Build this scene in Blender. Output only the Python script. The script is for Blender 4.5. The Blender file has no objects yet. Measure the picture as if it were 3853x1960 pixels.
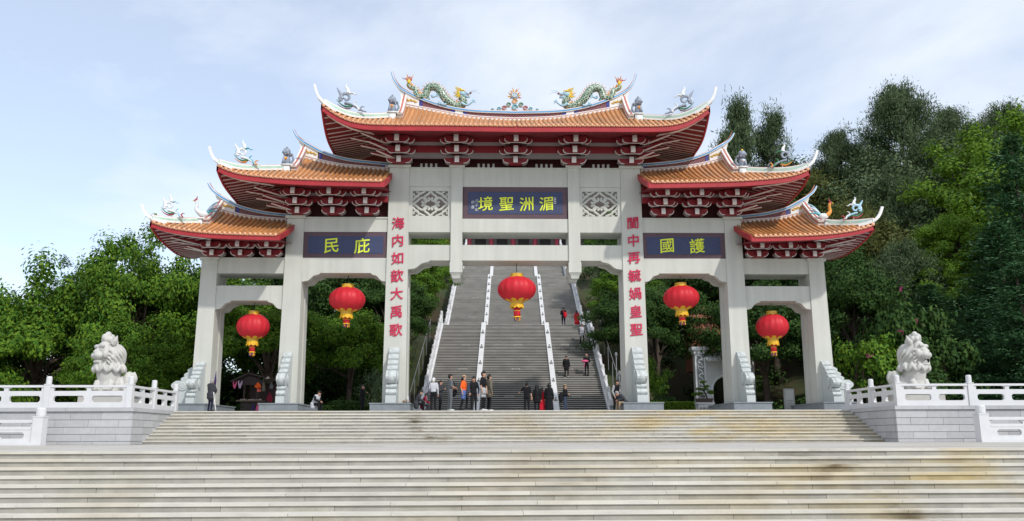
import bpy, bmesh, math, random
import numpy as np
from mathutils import Vector, Matrix, Euler
random.seed(7)
rng = np.random.default_rng(11)
SC = bpy.context.scene
COL = SC.collection
R = math.radians

# ------------------------------------------------------------------ camera
cam_d = bpy.data.cameras.new('camera')
cam = bpy.data.objects.new('camera', cam_d)
COL.objects.link(cam)
cam_d.sensor_fit = 'HORIZONTAL'
cam_d.sensor_width = 36.0
cam_d.lens = 36.0 * 3188.55 / 3853.0
cam_d.clip_start = 0.1
cam_d.clip_end = 4000.0
_rot = Matrix.Rotation(-0.02592, 4, 'Z') @ Matrix.Rotation(math.pi / 2 + 0.206, 4, 'X') @ Matrix.Rotation(-0.00332, 4, 'Z')
cam.matrix_world = Matrix.Translation((-1.3855, -40.614, -1.2564)) @ _rot
SC.camera = cam

# ------------------------------------------------------------------ sun and sky
SUN_EL, SUN_AZ = R(41.5), R(34.0)          # azimuth: from straight behind the camera towards the right
sun_dir = Vector((math.sin(SUN_AZ) * math.cos(SUN_EL), -math.cos(SUN_AZ) * math.cos(SUN_EL), math.sin(SUN_EL)))
sl = bpy.data.lights.new('sun', 'SUN')
sl.energy = 2.1
sl.angle = R(2.0)
sl.color = (1.0, 0.955, 0.89)
so = bpy.data.objects.new('sun', sl)
COL.objects.link(so)
so.rotation_euler = (-sun_dir).to_track_quat('-Z', 'Y').to_euler()
so.location = (30, -60, 80)

world = bpy.data.worlds.new('World')
SC.world = world
world.use_nodes = True
wn, wl = world.node_tree.nodes, world.node_tree.links
wn.clear()
w_out = wn.new('ShaderNodeOutputWorld')
w_bg = wn.new('ShaderNodeBackground')
w_bg.inputs['Strength'].default_value = 0.15
w_sky = wn.new('ShaderNodeTexSky')
w_sky.sky_type = 'NISHITA'
w_sky.sun_disc = False
w_sky.sun_elevation = SUN_EL
w_sky.sun_rotation = math.pi - SUN_AZ
w_sky.air_density = 1.0
w_sky.dust_density = 0.3
w_sky.ozone_density = 2.0
w_tc = wn.new('ShaderNodeTexCoord')
w_map = wn.new('ShaderNodeMapping')
w_map.inputs['Scale'].default_value = (1.0, 1.0, 2.6)
w_map.inputs['Location'].default_value = (1.3, 0.2, 0.1)
w_n = wn.new('ShaderNodeTexNoise')
w_n.inputs['Scale'].default_value = 1.7
w_n.inputs['Detail'].default_value = 7.0
w_n.inputs['Roughness'].default_value = 0.55
w_n.inputs['Distortion'].default_value = 0.35
w_r = wn.new('ShaderNodeValToRGB')
w_r.color_ramp.elements[0].position = 0.36
w_r.color_ramp.elements[0].color = (0.40, 0.40, 0.40, 1)
w_r.color_ramp.elements[1].position = 0.58
w_r.color_ramp.elements[1].color = (0.92, 0.92, 0.92, 1)
w_mix = wn.new('ShaderNodeMix')
w_mix.data_type = 'RGBA'
w_mix.inputs[7].default_value = (5.3, 5.55, 5.9, 1)
wl.new(w_tc.outputs['Generated'], w_map.inputs['Vector'])
wl.new(w_map.outputs['Vector'], w_n.inputs['Vector'])
wl.new(w_n.outputs['Fac'], w_r.inputs['Fac'])
wl.new(w_r.outputs['Color'], w_mix.inputs[0])
wl.new(w_sky.outputs['Color'], w_mix.inputs[6])
wl.new(w_mix.outputs[2], w_bg.inputs['Color'])
wl.new(w_bg.outputs['Background'], w_out.inputs['Surface'])

SC.view_settings.view_transform = 'Standard'
SC.view_settings.look = 'None'
SC.view_settings.gamma = 1.0
SC.view_settings.use_curve_mapping = False
SC.view_settings.exposure = 0.40

# ------------------------------------------------------------------ materials
MATS = {}
def mat(name, col, rough=0.6, var=0.10, scale=2.0, bump=0.0, bscale=30.0, spec=0.35, col2=None, c2pos=(0.5, 0.72), c2scale=0.6,
        objvar=0.0, metallic=0.0, island=0.0, transl=0.0, islcol=None, streak=0.0, stain=None):
    if name in MATS:
        return MATS[name]
    m = bpy.data.materials.new(name)
    m.use_nodes = True
    n, l = m.node_tree.nodes, m.node_tree.links
    b = n['Principled BSDF']
    b.inputs['Roughness'].default_value = rough
    b.inputs['Specular IOR Level'].default_value = spec
    b.inputs['Metallic'].default_value = metallic
    g = n.new('ShaderNodeNewGeometry')
    rgb = n.new('ShaderNodeRGB')
    rgb.outputs[0].default_value = (*col, 1)
    cur = rgb.outputs[0]
    if col2:
        t = n.new('ShaderNodeTexNoise')
        t.inputs['Scale'].default_value = c2scale
        t.inputs['Detail'].default_value = 5
        l.new(g.outputs['Position'], t.inputs['Vector'])
        r = n.new('ShaderNodeMapRange')
        r.inputs[1].default_value, r.inputs[2].default_value = c2pos
        l.new(t.outputs['Fac'], r.inputs[0])
        x = n.new('ShaderNodeMix')
        x.data_type = 'RGBA'
        x.inputs[7].default_value = (*col2, 1)
        l.new(r.outputs[0], x.inputs[0])
        l.new(cur, x.inputs[6])
        cur = x.outputs[2]
    if islcol:
        x = n.new('ShaderNodeMix')
        x.data_type = 'RGBA'
        x.inputs[7].default_value = (*islcol, 1)
        l.new(g.outputs['Random Per Island'], x.inputs[0])
        l.new(cur, x.inputs[6])
        cur = x.outputs[2]
    if stain:
        # run-off stain: a band across the steps (x drifts with y), broken up by stretched noise
        sp = n.new('ShaderNodeSeparateXYZ')
        l.new(g.outputs['Position'], sp.inputs[0])
        def mt(op, a, b):
            k = n.new('ShaderNodeMath'); k.operation = op
            for i, q in enumerate((a, b)):
                if isinstance(q, (int, float)): k.inputs[i].default_value = q
                else: l.new(q, k.inputs[i])
            return k.outputs[0]
        for (x0, sl_, wdt, thr, colr, nsc) in stain:
            cen = mt('ADD', mt('MULTIPLY', mt('ADD', sp.outputs['Y'], 23.0), sl_), x0)
            d = mt('ABSOLUTE', mt('SUBTRACT', sp.outputs['X'], cen), 0.0)
            fall = n.new('ShaderNodeMapRange')
            fall.inputs[1].default_value, fall.inputs[2].default_value = 0.0, wdt
            fall.inputs[3].default_value, fall.inputs[4].default_value = 1.0, 0.0
            l.new(d, fall.inputs[0])
            mp = n.new('ShaderNodeMapping')
            mp.inputs['Scale'].default_value = (0.9 * nsc, 2.0 * nsc, 3.0 * nsc)
            l.new(g.outputs['Position'], mp.inputs['Vector'])
            t = n.new('ShaderNodeTexNoise')
            t.inputs['Scale'].default_value = 1.0
            t.inputs['Detail'].default_value = 6
            l.new(mp.outputs[0], t.inputs['Vector'])
            f2 = n.new('ShaderNodeMapRange')
            f2.inputs[1].default_value, f2.inputs[2].default_value = thr, thr + 0.22
            l.new(t.outputs['Fac'], f2.inputs[0])
            fac = mt('MULTIPLY', f2.outputs[0], fall.outputs[0])
            x = n.new('ShaderNodeMix')
            x.data_type = 'RGBA'
            x.inputs[7].default_value = (*colr, 1)
            l.new(fac, x.inputs[0])
            l.new(cur, x.inputs[6])
            cur = x.outputs[2]
    val = None
    def mul(a, lo, hi):
        nonlocal val
        r = n.new('ShaderNodeMapRange')
        r.inputs[3].default_value, r.inputs[4].default_value = lo, hi
        l.new(a, r.inputs[0])
        if val is None:
            val = r.outputs[0]
        else:
            k = n.new('ShaderNodeMath')
            k.operation = 'MULTIPLY'
            l.new(val, k.inputs[0])
            l.new(r.outputs[0], k.inputs[1])
            val = k.outputs[0]
    if var:
        t = n.new('ShaderNodeTexNoise')
        t.inputs['Scale'].default_value = scale
        t.inputs['Detail'].default_value = 8
        t.inputs['Roughness'].default_value = 0.6
        l.new(g.outputs['Position'], t.inputs['Vector'])
        mul(t.outputs['Fac'], 1 - 2 * var, 1 + 2 * var)
    if streak:
        mp = n.new('ShaderNodeMapping')
        mp.inputs['Scale'].default_value = (3.2, 3.2, 0.16)
        l.new(g.outputs['Position'], mp.inputs['Vector'])
        t = n.new('ShaderNodeTexNoise')
        t.inputs['Scale'].default_value = 1.0
        t.inputs['Detail'].default_value = 6
        l.new(mp.outputs[0], t.inputs['Vector'])
        mul(t.outputs['Fac'], 1 - 2 * streak, 1 + 2 * streak)
    if objvar:
        oi = n.new('ShaderNodeObjectInfo')
        mul(oi.outputs['Random'], 1 - objvar, 1 + objvar)
    if island:
        mul(g.outputs['Random Per Island'], 1 - island, 1 + island)
    if val is not None:
        x = n.new('ShaderNodeVectorMath')
        x.operation = 'SCALE'
        l.new(cur, x.inputs[0])
        l.new(val, x.inputs['Scale'])
        cur = x.outputs[0]
    l.new(cur, b.inputs['Base Color'])
    if bump:
        t = n.new('ShaderNodeTexNoise')
        t.inputs['Scale'].default_value = bscale
        t.inputs['Detail'].default_value = 6
        l.new(g.outputs['Position'], t.inputs['Vector'])
        bp = n.new('ShaderNodeBump')
        bp.inputs['Strength'].default_value = bump
        bp.inputs['Distance'].default_value = 0.02
        l.new(t.outputs['Fac'], bp.inputs['Height'])
        l.new(bp.outputs['Normal'], b.inputs['Normal'])
    if transl:
        out = n['Material Output']
        tr = n.new('ShaderNodeBsdfTranslucent')
        l.new(cur, tr.inputs['Color'])
        ms = n.new('ShaderNodeMixShader')
        ms.inputs[0].default_value = transl
        l.new(b.outputs[0], ms.inputs[1])
        l.new(tr.outputs[0], ms.inputs[2])
        l.new(ms.outputs[0], out.inputs['Surface'])
    MATS[name] = m
    return m

PAINT = mat('pale_grey_paint', (0.53, 0.533, 0.485), 0.55, var=0.06, scale=0.8, bump=0.05, bscale=60, streak=0.075)
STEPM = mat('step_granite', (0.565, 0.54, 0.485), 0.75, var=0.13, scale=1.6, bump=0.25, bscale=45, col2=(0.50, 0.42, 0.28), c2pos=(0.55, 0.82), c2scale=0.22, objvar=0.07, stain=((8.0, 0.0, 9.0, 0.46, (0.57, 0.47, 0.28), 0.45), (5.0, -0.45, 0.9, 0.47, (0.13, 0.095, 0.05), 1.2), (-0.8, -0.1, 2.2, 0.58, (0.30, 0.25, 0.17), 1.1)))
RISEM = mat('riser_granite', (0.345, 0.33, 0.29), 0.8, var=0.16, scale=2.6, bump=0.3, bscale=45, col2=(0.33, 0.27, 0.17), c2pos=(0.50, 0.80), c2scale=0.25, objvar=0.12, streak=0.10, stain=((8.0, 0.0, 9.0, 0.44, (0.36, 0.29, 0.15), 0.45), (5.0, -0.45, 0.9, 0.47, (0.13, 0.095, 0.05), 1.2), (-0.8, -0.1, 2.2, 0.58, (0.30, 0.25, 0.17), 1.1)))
COREM = mat('dark_mortar', (0.13, 0.125, 0.115), 0.9)
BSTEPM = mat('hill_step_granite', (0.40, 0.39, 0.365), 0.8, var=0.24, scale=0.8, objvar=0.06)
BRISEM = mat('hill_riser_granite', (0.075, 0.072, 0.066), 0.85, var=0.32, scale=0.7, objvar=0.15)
MARBLE = mat('white_granite', (0.62, 0.625, 0.635), 0.55, var=0.05, scale=3, bump=0.08, bscale=60)
LIONM = mat('white_marble', (0.50, 0.49, 0.46), 0.5, var=0.12, scale=2.5)
BLOCKM = mat('wall_granite', (0.43, 0.435, 0.445), 0.8, var=0.08, scale=4, bump=0.3, bscale=50, objvar=0.09)
PLINTHM = mat('blue_grey_stone', (0.20, 0.225, 0.245), 0.6, var=0.15, scale=3)
DRUMM = mat('carved_grey_stone', (0.50, 0.535, 0.53), 0.5, var=0.05, scale=3)
REDM = mat('red_paint', (0.23, 0.018, 0.026), 0.5, var=0.10, scale=2.0)
SOFFM = mat('shade_darkened_soffit', (0.15, 0.012, 0.018), 0.6, var=0.12, scale=2.0)  # under-eave shade put into the colour: soffit red darker than the fascia
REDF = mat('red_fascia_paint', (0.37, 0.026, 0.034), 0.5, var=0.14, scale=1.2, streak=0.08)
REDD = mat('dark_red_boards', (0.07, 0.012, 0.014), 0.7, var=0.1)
WHITEP = mat('white_trim_paint', (0.74, 0.70, 0.68), 0.6, var=0.05)
TILEM = mat('orange_glazed_tile', (0.56, 0.25, 0.085), 0.35, var=0.18, scale=3.5, objvar=0.16, col2=(0.30, 0.17, 0.09), c2pos=(0.50, 0.75), c2scale=1.1, spec=0.5)
PANM = mat('orange_pan_tile', (0.46, 0.20, 0.07), 0.5, var=0.18, scale=4)
DISCM = mat('glazed_tile_end', (0.72, 0.36, 0.20), 0.3, var=0.15, scale=9, spec=0.6)
WHITER = mat('white_ridge_plaster', (0.76, 0.75, 0.73), 0.6, var=0.05)
BLUEB = mat('blue_ridge_band', (0.10, 0.32, 0.58), 0.5, var=0.15, scale=2)
GREENB = mat('pale_green_band', (0.42, 0.60, 0.50), 0.5, var=0.2, scale=3)
PINKB = mat('red_ridge_stripe', (0.48, 0.15, 0.11), 0.5, var=0.15)
def lattice_mat():
    m = bpy.data.materials.new('red_lattice')
    m.use_nodes = True
    n, l = m.node_tree.nodes, m.node_tree.links
    b = n['Principled BSDF']
    g = n.new('ShaderNodeNewGeometry')
    mp = n.new('ShaderNodeMapping')
    mp.inputs['Rotation'].default_value = (0, R(45), 0)
    mp.inputs['Scale'].default_value = (9, 0.0, 9)
    ck = n.new('ShaderNodeTexBrick')
    ck.inputs['Color1'].default_value = (0.05, 0.008, 0.012, 1)
    ck.inputs['Color2'].default_value = (0.07, 0.01, 0.02, 1)
    ck.inputs['Mortar'].default_value = (0.34, 0.12, 0.13, 1)
    ck.inputs['Mortar Size'].default_value = 0.12
    ck.inputs['Scale'].default_value = 1.0
    ck.inputs['Brick Width'].default_value = 1.0
    ck.inputs['Row Height'].default_value = 1.0
    ck.offset = 0.0
    sx = n.new('ShaderNodeSeparateXYZ')
    cx = n.new('ShaderNodeCombineXYZ')
    l.new(g.outputs['Position'], mp.inputs['Vector'])
    l.new(mp.outputs[0], sx.inputs[0])
    l.new(sx.outputs['X'], cx.inputs['X'])
    l.new(sx.outputs['Z'], cx.inputs['Y'])
    l.new(cx.outputs[0], ck.inputs['Vector'])
    l.new(ck.outputs['Color'], b.inputs['Base Color'])
    return m
LATM = lattice_mat()

# ------------------------------------------------------------------ mesh helpers
STUFF_PARTS = {'back_spines', 'belly', 'cloud_scroll', 'gold_petals', 'fringe', 'tassel_threads', 'flame', 'tail_flame', 'mane', 'ridge_flower', 'white_edging', 'tassel_band', 'notice', 'carving', 'relief', 'seal_lettering'}
class MB:
    def __init__(s, M=None):
        s.v, s.f, s.m, s.M = [], [], [], M
        s.flip = M is not None and M.determinant() < 0
    def add(s, vs, fs, mi=0):
        o = len(s.v)
        if s.M is not None:
            vs = [s.M @ Vector(p) for p in vs]
        s.v.extend([tuple(p) for p in vs])
        for f in fs:
            t = [i + o for i in f]
            if s.flip:
                t.reverse()
            s.f.append(t)
            s.m.append(mi)
    def box(s, x0, x1, y0, y1, z0, z1, mi=0):
        if x0 > x1: x0, x1 = x1, x0
        if y0 > y1: y0, y1 = y1, y0
        if z0 > z1: z0, z1 = z1, z0
        s.add([(x0, y0, z0), (x1, y0, z0), (x1, y1, z0), (x0, y1, z0), (x0, y0, z1), (x1, y0, z1), (x1, y1, z1), (x0, y1, z1)],
              [(0, 3, 2, 1), (4, 5, 6, 7), (0, 1, 5, 4), (1, 2, 6, 5), (2, 3, 7, 6), (3, 0, 4, 7)], mi)
    def frustum(s, b, t, mi=0):
        # b, t = (x0,x1,y0,y1,z)
        x0, x1, y0, y1, z = b
        X0, X1, Y0, Y1, Z = t
        s.add([(x0, y0, z), (x1, y0, z), (x1, y1, z), (x0, y1, z), (X0, Y0, Z), (X1, Y0, Z), (X1, Y1, Z), (X0, Y1, Z)],
              [(0, 3, 2, 1), (4, 5, 6, 7), (0, 1, 5, 4), (1, 2, 6, 5), (2, 3, 7, 6), (3, 0, 4, 7)], mi)
    def prism(s, poly, axis, a, b, mi=0):
        n = len(poly)
        area = sum(poly[i][0] * poly[(i + 1) % n][1] - poly[(i + 1) % n][0] * poly[i][1] for i in range(n))
        if area < 0:
            poly = poly[::-1]
        if a > b: a, b = b, a
        if axis == 'y':
            P = lambda p, t: (p[0], t, p[1])
        elif axis == 'x':
            P = lambda p, t: (t, p[0], p[1])
        else:
            P = lambda p, t: (p[0], p[1], t)
        vs = [P(p, a) for p in poly] + [P(p, b) for p in poly]
        fs = [tuple(range(n))[::-1], tuple(range(n, 2 * n))] + [(i, (i + 1) % n, n + (i + 1) % n, n + i) for i in range(n)]
        if axis == 'y':
            fs = [f[::-1] for f in fs]
        s.add(vs, fs, mi)
    def tube(s, pts, rad, n=8, mi=0, cap=True, sq=1.0, closed=False):
        pts = [Vector(p) for p in pts]
        k = len(pts)
        rr = list(rad) if hasattr(rad, '__len__') else [rad] * k
        t0 = (pts[1] - pts[0]).normalized()
        a = Vector((0, 0, 1)) if abs(t0.z) < 0.9 else Vector((0, 1, 0))
        u = t0.cross(a).normalized()
        vs = []
        for i in range(k):
            t = (pts[min(i + 1, k - 1)] - pts[max(i - 1, 0)])
            t = t.normalized() if t.length > 1e-9 else t0
            u = (u - t * u.dot(t))
            u = u.normalized() if u.length > 1e-6 else t.cross(Vector((0.3, 0.5, 0.8))).normalized()
            w = t.cross(u)
            for j in range(n):
                q = 2 * math.pi * j / n
                vs.append(pts[i] + (u * math.cos(q) + w * math.sin(q) * sq) * rr[i])
        fs = [(i * n + j, i * n + (j + 1) % n, (i + 1) * n + (j + 1) % n, (i + 1) * n + j) for i in range(k - 1) for j in range(n)]
        if cap:
            fs.append(tuple(range(n))[::-1])
            fs.append(tuple(range((k - 1) * n, k * n)))
        s.add(vs, fs, mi)
    def lathe(s, prof, n=16, c=(0, 0, 0), mi=0, mfun=None):
        vs, fs, k = [], [], len(prof)
        for (r, z) in prof:
            for j in range(n):
                q = 2 * math.pi * j / n
                vs.append((c[0] + r * math.cos(q), c[1] + r * math.sin(q), c[2] + z))
        for i in range(k - 1):
            for j in range(n):
                fs.append((i * n + j, i * n + (j + 1) % n, (i + 1) * n + (j + 1) % n, (i + 1) * n + j))
        if prof[0][0] > 1e-6: fs.append(tuple(range(n))[::-1])
        if prof[-1][0] > 1e-6: fs.append(tuple(range((k - 1) * n, k * n)))
        s.add(vs, fs, mi)
    def ball(s, c, r, n=10, k=7, mi=0, rot=None):
        r = r if hasattr(r, '__len__') else (r, r, r)
        vs, fs = [(0, 0, -1)], []
        for i in range(1, k):
            a = -math.pi / 2 + math.pi * i / k
            for j in range(n):
                q = 2 * math.pi * j / n
                vs.append((math.cos(a) * math.cos(q), math.cos(a) * math.sin(q), math.sin(a)))
        vs.append((0, 0, 1))
        for j in range(n):
            fs.append((0, 1 + (j + 1) % n, 1 + j))
            fs.append((len(vs) - 1, 1 + (k - 2) * n + j, 1 + (k - 2) * n + (j + 1) % n))
        for i in range(k - 2):
            for j in range(n):
                fs.append((1 + i * n + j, 1 + i * n + (j + 1) % n, 1 + (i + 1) * n + (j + 1) % n, 1 + (i + 1) * n + j))
        out = []
        for p in vs:
            q = Vector((p[0] * r[0], p[1] * r[1], p[2] * r[2]))
            if rot is not None:
                q = rot @ q
            out.append(q + Vector(c))
        s.add(out, fs, mi)
    def grid(s, rows, mi=0):
        k, n = len(rows), len(rows[0])
        vs = [p for r in rows for p in r]
        s.add(vs, [(i * n + j, i * n + j + 1, (i + 1) * n + j + 1, (i + 1) * n + j) for i in range(k - 1) for j in range(n - 1)], mi)
    def sweep(s, pts, w, h, mi=0, z0=0.0):
        """rectangular section swept along pts: width w across (horizontal), from z0 to z0+h up"""
        pts = [Vector(p) for p in pts]
        k = len(pts)
        W = w if hasattr(w, '__len__') else [w] * k
        H = h if hasattr(h, '__len__') else [h] * k
        vs = []
        for i in range(k):
            t = pts[min(i + 1, k - 1)] - pts[max(i - 1, 0)]
            sd = t.cross(Vector((0, 0, 1)))
            sd = sd.normalized() if sd.length > 1e-5 else Vector((0, 1, 0))
            up = sd.cross(t).normalized()
            a = pts[i] + up * z0
            b = pts[i] + up * (z0 + H[i])
            vs += [a - sd * W[i] / 2, a + sd * W[i] / 2, b + sd * W[i] / 2, b - sd * W[i] / 2]
        fs = [(i * 4 + j, i * 4 + (j + 1) % 4, (i + 1) * 4 + (j + 1) % 4, (i + 1) * 4 + j) for i in range(k - 1) for j in range(4)]
        fs += [(3, 2, 1, 0), tuple(range((k - 1) * 4, k * 4))]
        s.add(vs, fs, mi)
    def mesh(s, name, mats, smooth=False):
        me = bpy.data.meshes.new(name)
        me.from_pydata(s.v, [], s.f)
        for m in (mats if isinstance(mats, (list, tuple)) else [mats]):
            me.materials.append(m)
        if len(set(s.m)) > 1 or (s.m and s.m[0] != 0):
            me.polygons.foreach_set('material_index', s.m)
        if smooth:
            me.polygons.foreach_set('use_smooth', [True] * len(s.f))
        me.update()
        return me
    def build(s, name, mats, parent=None, smooth=False, fix=True):
        if parent is not None and name in STUFF_PARTS:
            o = s.build_(name, mats, parent, smooth, fix)
            o['kind'] = 'stuff'
            return o
        return s.build_(name, mats, parent, smooth, fix)
    def build_(s, name, mats, parent=None, smooth=False, fix=True):
        me = s.mesh(name, mats, smooth)
        if fix:
            bm = bmesh.new()
            bm.from_mesh(me)
            bmesh.ops.recalc_face_normals(bm, faces=bm.faces)
            bm.to_mesh(me)
            bm.free()
        return put(name, me, parent)

WORG = {}
def put(name, me, parent=None, loc=None, scale=None, rot=None):
    o = bpy.data.objects.new(name, me)
    COL.objects.link(o)
    if parent is not None:
        o.parent = parent
        p = WORG.get(parent.name, Vector((0, 0, 0)))
        o.location = (Vector(loc) if loc is not None else Vector((0, 0, 0))) - p
    elif loc is not None:
        o.location = loc
    if scale is not None: o.scale = scale
    if rot is not None: o.rotation_euler = rot
    WORG[o.name] = Vector(loc) if loc is not None else Vector((0, 0, 0))
    return o
def empty(name, loc):
    o = bpy.data.objects.new(name, None)
    COL.objects.link(o)
    o.empty_display_size = 0.3
    o.location = loc
    WORG[o.name] = Vector(loc)
    return o
def tag(o, label=None, cat=None, group=None, kind=None):
    if label: o['label'] = label
    if cat: o['category'] = cat
    if group: o['group'] = group
    if kind: o['kind'] = kind
    return o
def local_thing(name, loc, rz=0.0, sc=1.0):
    """an Empty whose children are built in local coordinates"""
    o = bpy.data.objects.new(name, None)
    COL.objects.link(o)
    o.location = loc
    o.rotation_euler = (0, 0, rz)
    o.scale = (sc, sc, sc)
    WORG[o.name] = Vector((0, 0, 0))
    return o
def copy_tree(o, parent=None):
    c = o.copy()
    COL.objects.link(c)
    if parent is not None:
        c.parent = parent
    for ch in list(o.children):
        copy_tree(ch, c)
    return c
def herm(pts, x):
    xs = [p[0] for p in pts]
    ys = [p[1] for p in pts]
    n = len(xs)
    if x <= xs[0]: return ys[0]
    if x >= xs[-1]: return ys[-1] + (x - xs[-1]) * (ys[-1] - ys[-2]) / (xs[-1] - xs[-2])
    i = max(k for k in range(n - 1) if xs[k] <= x)
    def sl_(k):
        if k == 0: return (ys[1] - ys[0]) / (xs[1] - xs[0])
        if k == n - 1: return (ys[-1] - ys[-2]) / (xs[-1] - xs[-2])
        return (ys[k + 1] - ys[k - 1]) / (xs[k + 1] - xs[k - 1])
    h = xs[i + 1] - xs[i]
    t = (x - xs[i]) / h
    return ((2 * t**3 - 3 * t**2 + 1) * ys[i] + (t**3 - 2 * t**2 + t) * h * sl_(i) + (-2 * t**3 + 3 * t**2) * ys[i + 1] + (t**3 - t**2) * h * sl_(i + 1))
def crom(P, n=6):
    P = [Vector(p) for p in P]
    out = []
    for i in range(len(P) - 1):
        a, b, c, d = P[max(i - 1, 0)], P[i], P[i + 1], P[min(i + 2, len(P) - 1)]
        for k in range(n):
            t = k / n
            out.append(0.5 * ((2 * b) + (c - a) * t + (2 * a - 5 * b + 4 * c - d) * t * t + (3 * b - a - 3 * c + d) * t**3))
    out.append(P[-1])
    return out
UNIT = MB()
UNIT.box(-0.5, 0.5, -0.5, 0.5, -0.5, 0.5)
_unit = {}
def ubox(name, x0, x1, y0, y1, z0, z1, m, parent):
    """a piece that shares one box mesh per material"""
    if m.name not in _unit:
        _unit[m.name] = UNIT.mesh('block', m)
    return put(name, _unit[m.name], parent, ((x0 + x1) / 2, (y0 + y1) / 2, (z0 + z1) / 2), (abs(x1 - x0), abs(y1 - y0), abs(z1 - z0)))
def remesh(mb, voxel, smooth_it=2):
    me = mb.mesh('tmp', [])
    o = bpy.data.objects.new('tmp', me)
    COL.objects.link(o)
    md = o.modifiers.new('r', 'REMESH')
    md.mode = 'VOXEL'
    md.voxel_size = voxel
    if smooth_it:
        sm = o.modifiers.new('s', 'SMOOTH')
        sm.iterations = smooth_it
        sm.factor = 0.5
    dg = bpy.context.evaluated_depsgraph_get()
    out = bpy.data.meshes.new_from_object(o.evaluated_get(dg))
    bpy.data.objects.remove(o)
    bpy.data.meshes.remove(me)
    out.polygons.foreach_set('use_smooth', [True] * len(out.polygons))
    return out
# ================================================================== setting: ground, stairs, walls
g = MB()
g.grid([[(-1500, -400, -3.42), (1500, -400, -3.42)], [(-1500, 2500, -3.42), (1500, 2500, -3.42)]])
GROUNDM = mat('plaza_ground', (0.30, 0.29, 0.26), 0.9, var=0.15, scale=0.3, col2=(0.08, 0.11, 0.04), c2pos=(0.45, 0.6), c2scale=0.02)
tag(g.build('ground', GROUNDM), kind='structure')

RU, RUNU = 0.15, 0.3624
RL, RUNL, YL = 0.1453, 0.3448, -22.983
SX0, SX1 = -16.23, 15.84
PAVEM = mat('paving_stone', (0.47, 0.45, 0.42), 0.8, var=0.12, scale=0.8, bump=0.2, bscale=30, col2=(0.38, 0.35, 0.28), c2pos=(0.5, 0.7), c2scale=0.35)

def stair_flight(name, n, y0, z0, run, rise, x0, x1, slab, seed, nos=0.05):
    """solid dark core with separate tread and riser stones"""
    r = random.Random(seed)
    core = MB()
    poly = [(y0 + 3.0, z0 - 0.06)]
    for k in range(n):
        poly += [(y0 - run * k + 0.10, z0 - rise * k - 0.06), (y0 - run * k + 0.10, z0 - rise * (k + 1) - 0.06)]
    poly += [(y0 - run * (n - 1) + 0.10, z0 - rise * n - 1.2), (y0 + 3.0, z0 - rise * n - 1.2)]
    core.prism(poly, 'x', x0, x1)
    root = core.build(name, COREM)
    tag(root, kind='structure')
    base = [x0 + slab * (0.35 + i) for i in range(int((x1 - x0) / slab) + 1)]
    for k in range(n):
        js = [x0] + [b + r.uniform(-0.25, 0.25) + 0.12 * (k % 3) for b in base] + [x1]
        js = [j for j in js if x0 <= j <= x1]
        z = z0 - rise * k
        y = y0 - run * k
        for a, b in zip(js[:-1], js[1:]):
            if b - a < 0.25: continue
            dy, dz = r.uniform(-0.003, 0.003), r.uniform(-0.002, 0.0015)
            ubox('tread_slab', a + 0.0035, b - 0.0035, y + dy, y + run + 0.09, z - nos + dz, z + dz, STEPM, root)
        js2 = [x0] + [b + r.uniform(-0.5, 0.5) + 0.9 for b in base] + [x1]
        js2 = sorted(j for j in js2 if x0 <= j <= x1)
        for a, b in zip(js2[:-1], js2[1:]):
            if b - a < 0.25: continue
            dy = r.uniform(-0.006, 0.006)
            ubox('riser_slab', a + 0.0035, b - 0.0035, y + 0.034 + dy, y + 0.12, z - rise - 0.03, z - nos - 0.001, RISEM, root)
    return root
stair_flight('upper_stairs', 10, 0.0, 0.0, RUNU, RU, SX0, SX1, 2.6, 3)
stair_flight('lower_stairs', 12, YL, -1.5, RUNL, RL, -15.0, 15.0, 2.25, 5)

lnd = MB()
lnd.box(-60, 60, YL + RUNL + 0.092, -3.14, -2.2, -1.502)
lo = lnd.build('stair_landing', PAVEM)
tag(lo, kind='structure')
r_ = random.Random(4)
yy = YL + RUNL + 0.1
row = 0
while yy < -3.4:
    d = min(1.2, -3.16 - yy)
    x = -24 + (row % 2) * 0.9
    while x < 24:
        ubox('paving_slab', x + 0.004, x + 1.8 - 0.004, yy + 0.004, yy + d - 0.004, -1.53, -1.4995 + r_.uniform(-0.002, 0.001), PAVEM, lo)
        x += 1.8
    yy += d
    row += 1

# terrace body (top of the stairs) with retaining walls left and right of the stairs
tr = MB()
tr.box(SX0, SX1, 0.45, 16.5, -1.6, -0.012)
tr.box(-90, SX0 - 0.33, -4.15, 120, -3.3, -0.012)
tr.box(SX1 + 0.33, 90, -4.15, 120, -3.3, -0.012)
tr.box(SX0 - 0.4, SX1 + 0.4, 14.0, 120, -1.6, -0.02)
tag(tr.build('terrace', PAVEM), kind='structure')

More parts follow.
